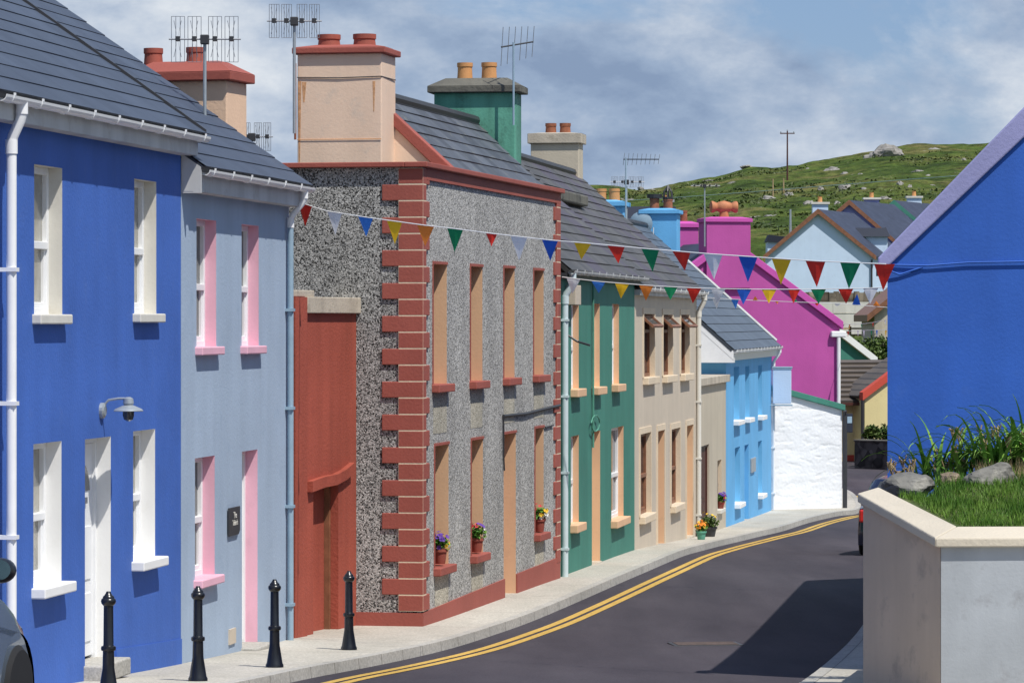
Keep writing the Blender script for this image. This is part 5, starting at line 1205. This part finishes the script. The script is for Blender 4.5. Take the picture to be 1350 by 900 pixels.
# timber fence
q0, q1 = P(1100, 440, 168), P(1190, 436, 172); e = empty('timber_fence', (q0.x, q0.y, CAM+G(168)-.3), math.atan2(q1.y-q0.y, q1.x-q0.x), 'timber post and rail fence above the green house', 'fence'); L_ = Vector((q1.x-q0.x, q1.y-q0.y)).length
s_ = 168/F; m = M['drygrass']
for x in (.2, 1.2, 2.3, 3.1): MB().box(x-.05,x+.05,-.05,.05,-.2,1.15 if x > 1 else 1.0).build('post', m, e)
for z in (.45, .75, 1.05): MB().box(0,L_,-.09,-.05,z-.04,z+.04).build('rail', m, e)
# retaining wall and stone wall above it
q0 = P(1040, 428, 198); e = empty('retaining_wall', (q0.x, q0.y, CAM-1.2), 0, 'pale concrete block retaining wall below the far houses', 'wall')
zt_ = P(1100, 398, 198).z-(CAM-1.2); mb = MB(); x = 0
while x < 9: mb.box(x,x+1.19,0,.4,-.5,zt_); x += 1.2
mb.build('block_wall', M['offwhite'], e)
MB().box(0,9,-.02,.02,zt_-.62,zt_-.60).build('joint', M['concrete'], e)
q0 = P(1040, 399, 202); e = empty('stone_wall', (q0.x, q0.y, q0.z-.4), 0, 'brown dry stone wall on top of the pale retaining wall', 'wall'); h_ = P(1100, 385, 202).z-q0.z
mb = MB()
rr = random.Random(5)
for k in range(34): x = k*.28; mb.box(x,x+.27,rr.uniform(-.05,.05),.5,0,h_+.4+rr.uniform(-.05,.05))
mb.build('stone_courses', M['stone_br'], e)
# small tan house with brown verge
fr = Frame((1147, 163), (1200, 163), 'small_house', 'tan rendered house with a brown verge, half hidden by the blue gable', 'house', gz=CAM-2.2)
z0_, hw = fr.z(1148, 418), 3.2; MB().prism([(0.2,0,-.8),(hw*2,0,-.8),(hw*2,0,z0_),(hw,0,z0_+2.6),(.2,0,z0_+.05)], (0,6,0)).build('wall', M['concrete'], fr.root)
mb = MB()
for xe, xa in ((-.15, hw), (2*hw+.15, hw)): mb.prism([(xe,-.3,z0_-.2),(xa,-.3,z0_+2.55),(xa,-.3,z0_+2.85),(xe,-.3,z0_+.1)], (0,6.5,0))
mb.build('roof', M['brown'], fr.root)
# terrace of far houses on the hill foot
def far_house(apx, apy, Z, lx, rx, ey, wallm, vergem, label, chim, ln=8.0, dirx=.36, dormer=False, pot='terra_or'):
    ap = P(apx, apy, Z); l = P(lx, ey, Z); r = P(rx, ey, Z); base = CAM+G(min(Z, 240))-1.2; e = empty('far_house', (l.x, l.y, base), 0, label, 'house', 'terrace of houses below the hill')
    def q(p): return Vector(p)-Vector((l.x, l.y, base))
    ex = Vector((dirx*ln, ln, 0)); A, Lp, Rp = q(ap), q(l), q(r); LB, RB = Vector((Lp.x,0,-.5)), Vector((Rp.x,0,-.5))
    MB().prism([LB, RB, Rp, A, Lp], ex).build('wall', M[wallm], e)
    dr = (Rp-A); dl = (Lp-A); up = Vector((0,0,.16)); fo = Vector((0,-.25,0))
    for dd, lnm in ((dr, 'r'), (dl, 'l')):
        end = A+dd*1.05; m = MB(); p = [A+fo+up, end+fo+up, end+ex+up, A+ex+up]; n_ = dd.length*1.05
        m.q(*p, uv=[(0,n_),(0,0),(ln,0),(ln,n_)]); b = [x-Vector((0,0,.12)) for x in p]; m.q(*b, uv=[(0,.01)]*4)
        for i in range(4): m.q(p[i], p[(i+1)%4], b[(i+1)%4], b[i], uv=[(0,.01)]*4)
        m.build('roof', M['slateN'], e)
        MB().prism([A+fo+Vector((0,-.05,.19)), end+fo+Vector((0,-.05,.19)), end+fo+Vector((0,-.05,-.12)), A+fo+Vector((0,-.05,-.16))], (0,.12,0)).build('verge', M[vergem], e)
    x, y0, y1, Zc = chim; t = P(x, y0, Zc); hw = .52; c = q(t); ck = MB().box(c.x-hw,c.x+hw,c.y-.35,c.y+.35,A.z-1.0,c.z-.12).build('chimney', M[wallm], e)
    MB().box(c.x-hw-.1,c.x+hw+.1,c.y-.45,c.y+.45,c.z-.12,c.z+.02).build('chimney_cap', M['offwhite'], ck); MB().lathe([(.16,0),(.14,.35),(.17,.4),(.12,.4)], (c.x,c.y,c.z), 10).build('chimney_pot', M[pot], ck)
    if dormer:
        dd = A+dr*.72+ex*.42; 
        MB().box(dd.x-1.2,dd.x+.95,dd.y-.6,dd.y+.6,dd.z-.5,dd.z+.62).build('dormer', M['palehouse'], e)
        MB().prism([(dd.x-1.2,dd.y-.85,dd.z+.55),(dd.x+1.1,dd.y-.85,dd.z+.55),(dd.x+.9,dd.y,dd.z+1.15),(dd.x-1.2,dd.y,dd.z+1.15)], (0,.05,.0)).build('dormer_roof', M['slateN'], e)
        MB().prism([(dd.x-1.2,dd.y-.85,dd.z+.55),(dd.x+1.1,dd.y-.85,dd.z+.55),(dd.x+.9,dd.y,dd.z+1.2),], (0,.9,.0)).build('dormer_gable', M['slateN'], e)
        MB().box(dd.x+.951,dd.x+.98,dd.y-.4,dd.y+.4,dd.z-.35,dd.z+.5).build('dormer_window', M['glass'], e)
    m = MB(); m.tube([Rp+Vector((-.1,-.1,-.2)), Rp+Vector((-.1,-.1,-3))], .06, 6); m.build('downpipe', M['darkmetal'], e)
    return e
far_house(1078, 279, 240, 1009, 1151, 338, 'palehouse', 'brown', 'pale blue gabled house with brown verge, front of the far terrace', (1081, 267, 0, 243), dormer=True, ln=9)
far_house(1119, 267, 250, 1052, 1186, 325, 'lilac', 'brown', 'lilac house of the far terrace, second up the hill', (1149, 261, 0, 258), ln=9, dirx=.45)
far_house(1178, 267, 262, 1125, 1232, 312, 'palehouse', 'green', 'pale house with a green verge, highest of the far terrace', (1205, 259, 0, 268), ln=9, dirx=.45)
e = empty('shed', P(1012, 326, 262), 0, 'small dark roofed shed left of the pale blue gabled house', 'shed'); MB().box(0,1.1,0,2,-2,.5).build('wall', M['palehouse'], e); MB().prism([(-.1,-.2,.4),(1.4,-.2,.3),(1.4,-.2,.75),(.1,-.2,.9)], (0,2.4,0)).build('roof', M['slateN'], e)
e = empty('grey_chimney_house', P(862, 330, 125), 0, 'dark slate roofed house with a grey chimney behind the sky blue chimneys', 'house')
s_ = 125/F
zr_ = (330-276)*s_
MB().prism([(-1.0,0,zr_),(.75,0,zr_),(.75,4,.0),(-1.0,4,.0)], (0,0,.1)).build('roof', M['slateN'], e)
MB().prism([(-1.0,-.01,zr_),(.75,-.01,zr_),(.75,-3,-.2),(-1.0,-3,-.2)], (0,0,.1)).build('roof', M['slateN'], e); MB().box(-.9,.65,-2.8,3.8,-4.5,-.1).build('wall', M['palehouse'], e)
c = MB().box((876-862)*s_,(886-862)*s_,-.3,.3,1.2,(330-267)*s_).build('chimney', M['gardenwall'], e); MB().box((874-862)*s_,(888.5-862)*s_,-.38,.38,(330-267)*s_,(330-263.5)*s_).build('chimney_cap', M['gardenwall'], c); MB().lathe([(.08,0),(.07,.16)], ((878-862)*s_,0,(330-263.5)*s_), 8).build('chimney_pot', M['terra_or'], c)
# ================================================================== hill: rocks, scrub, poles, cable
def hz(px, py):
    """march the view ray to the hill surface"""
    Z = 250.0
    while Z < 540:
        p = P(px, py, Z)
        if CAM+terrain(p.x, p.y) >= p.z: return p
        Z += .5
    return P(px, py, ZC)
hr = [(1164,206,26,17,'biggest pale rock outcrop near the skyline of the hill'),(1232,197,10,4,'pale rock on the skyline right of the big outcrop'),(1098,224,12,5,'flat pale rock high on the middle of the hill'),(1115,229,6,4,'small rock just below the flat pale rock'),
      (1133,230,5,3,'small rock left below the big outcrop'),(1115,250,12,9,'grey outcrop above the terrace roofs'),(1082,250,6,6,'rounded rock above the pale blue gable'),(1140,249,5,4,'small grey rock in mid hill above the lilac roof'),
      (1186,244,6,6,'pale double rock above the lilac chimney'),(1200,247,4,5,'upright pale rock right of the double rock'),(1212,226,9,4,'streaky pale rock on the right side of the hill'),(1222,231,5,3,'small rock beside the streaky one'),
      (1231,245,9,3,'long pale rock at the right of the hill'),(1270,211,5,4,'small pale rock near the right skyline'),(1068,269,9,6,'pale rock just behind the blue terrace chimney'),(1012,262,16,5,'grey wall-like outcrop in the middle distance'),(1040,258,8,6,'pale rock at the end of the grey outcrop'),
      (1019,284,11,3,'white flat boulder low on the hill'),(995,286,8,2,'thin white boulder right of the magenta chimney'),(935,238,8,3,'pale rock slab on the left skyline'),(985,219,8,3,'low grey rock crowning the left rise'),(860,250,7,3,'pale rock cluster left of centre on the hill'),(845,247,4,3,'tiny pale rock near the left aerial'),(1106,268,6,5,'pale rock behind the lilac gable'),(1065,222,4,2,'little pale rock on the middle skyline'),(900,262,5,3,'grey rock above the small magenta chimney'),(1165,262,10,5,'grey rock behind the far chimneys')]
for i, (x, y, w_, h_, l) in enumerate(hr):
    p = hz(x, y); s_ = p.y/F
    rock('hill_rock', p-Vector((0,-.1,.12+.18*h_*s_)), (w_*s_*1.1, max(.8, w_*s_*.7), h_*s_*1.2), M['hillrock'], 50+i, l, 'rock', 'rocks on the hill', sub=4)
mb = MB(); rr = random.Random(17); cnt = 0
while cnt < 4200:
    x = rr.uniform(-5, 92); y = 244+(rr.random()**.9)*252
    if noise.fractal(Vector((x*.05, y*.035, 9)), 1, 2, 3)+rr.uniform(-.12,.12) < .10: continue
    z = CAM+terrain(x, y); R_ = rr.uniform(.15,.7)*(1.25 if y < 400 else 1); cnt += 1
    for _ in range(9):
        d = Vector((rr.gauss(0,1),rr.gauss(0,1),abs(rr.gauss(0,.5)))).normalized()*R_*rr.uniform(.4,1); p = Vector((x,y,z-.1))+d
        u = Vector((rr.uniform(-1,1),rr.uniform(-1,1),rr.uniform(-.3,1))).normalized(); v = u.cross(Vector((rr.uniform(-1,1),rr.uniform(-1,1),1))).normalized(); L_ = rr.uniform(.10,.26)
        mb.q(p-u*L_, p-v*L_*.6, p+u*L_, p+v*L_*.6)
tag(mb.build('hill_scrub', leafmat('heath_scrub', (.035,.06,.014), (.10,.12,.035), scale=.12)), 'low heather and gorse scrub covering the hillside', 'scrub', kind='stuff')
def pole(px, y0, y1, Z, label, r=.12, arms=True, mat='brown_dk'):
    b = P(px, y0, Z); e = empty('utility_pole', b, 0, label, 'pole'); H = (y0-y1)/F*Z
    MB().tube([(0,0,-.5),(0,0,H)], [r,r*.7], 8).build('pole', M[mat], e)
    if arms:
        MB().box(-.9,.9,-.06,.06,H-.35,H-.22).build('crossarm', M[mat], e)
        for x in (-.8,0,.8): MB().lathe([(.06,0),(.07,.15),(.04,.22)], (x,0,H-.22 if x else H), 8).build('insulator', M['galv'], e)
p = hz(1038, 238); pole(1038, 240, 173, p.y, 'tall utility pole with crossarm on the hillside')
p = hz(1042, 300); pole(1042, 302, 276, 262, 'short grey pole left of the pale blue gable', .1, False, 'galv')
p = hz(1019, 256); pole(1019, 253, 236, 400, 'thin leaning stay pole below the tall utility pole', .1, False, 'drygrass'); p = hz(1034, 250)
pole(1033, 250, 235, 405, 'thin straw coloured post beside the tall utility pole', .1, False, 'drygrass')
pts = [(760,268),(870,262),(980,254),(1090,245),(1200,236.5),(1290,229.5)]; Zs = [150,146,142,138,134,130]
o3 = P(760,268,150); e = empty('overhead_cable', o3, 0, 'thin green overhead cable crossing in front of the hill', 'cable'); MB().tube([P(x, y, Z)-o3 for (x, y), Z in zip(pts, Zs)], .014, 5).build('cable', plain('green_cable', (.22,.32,.28)), e)
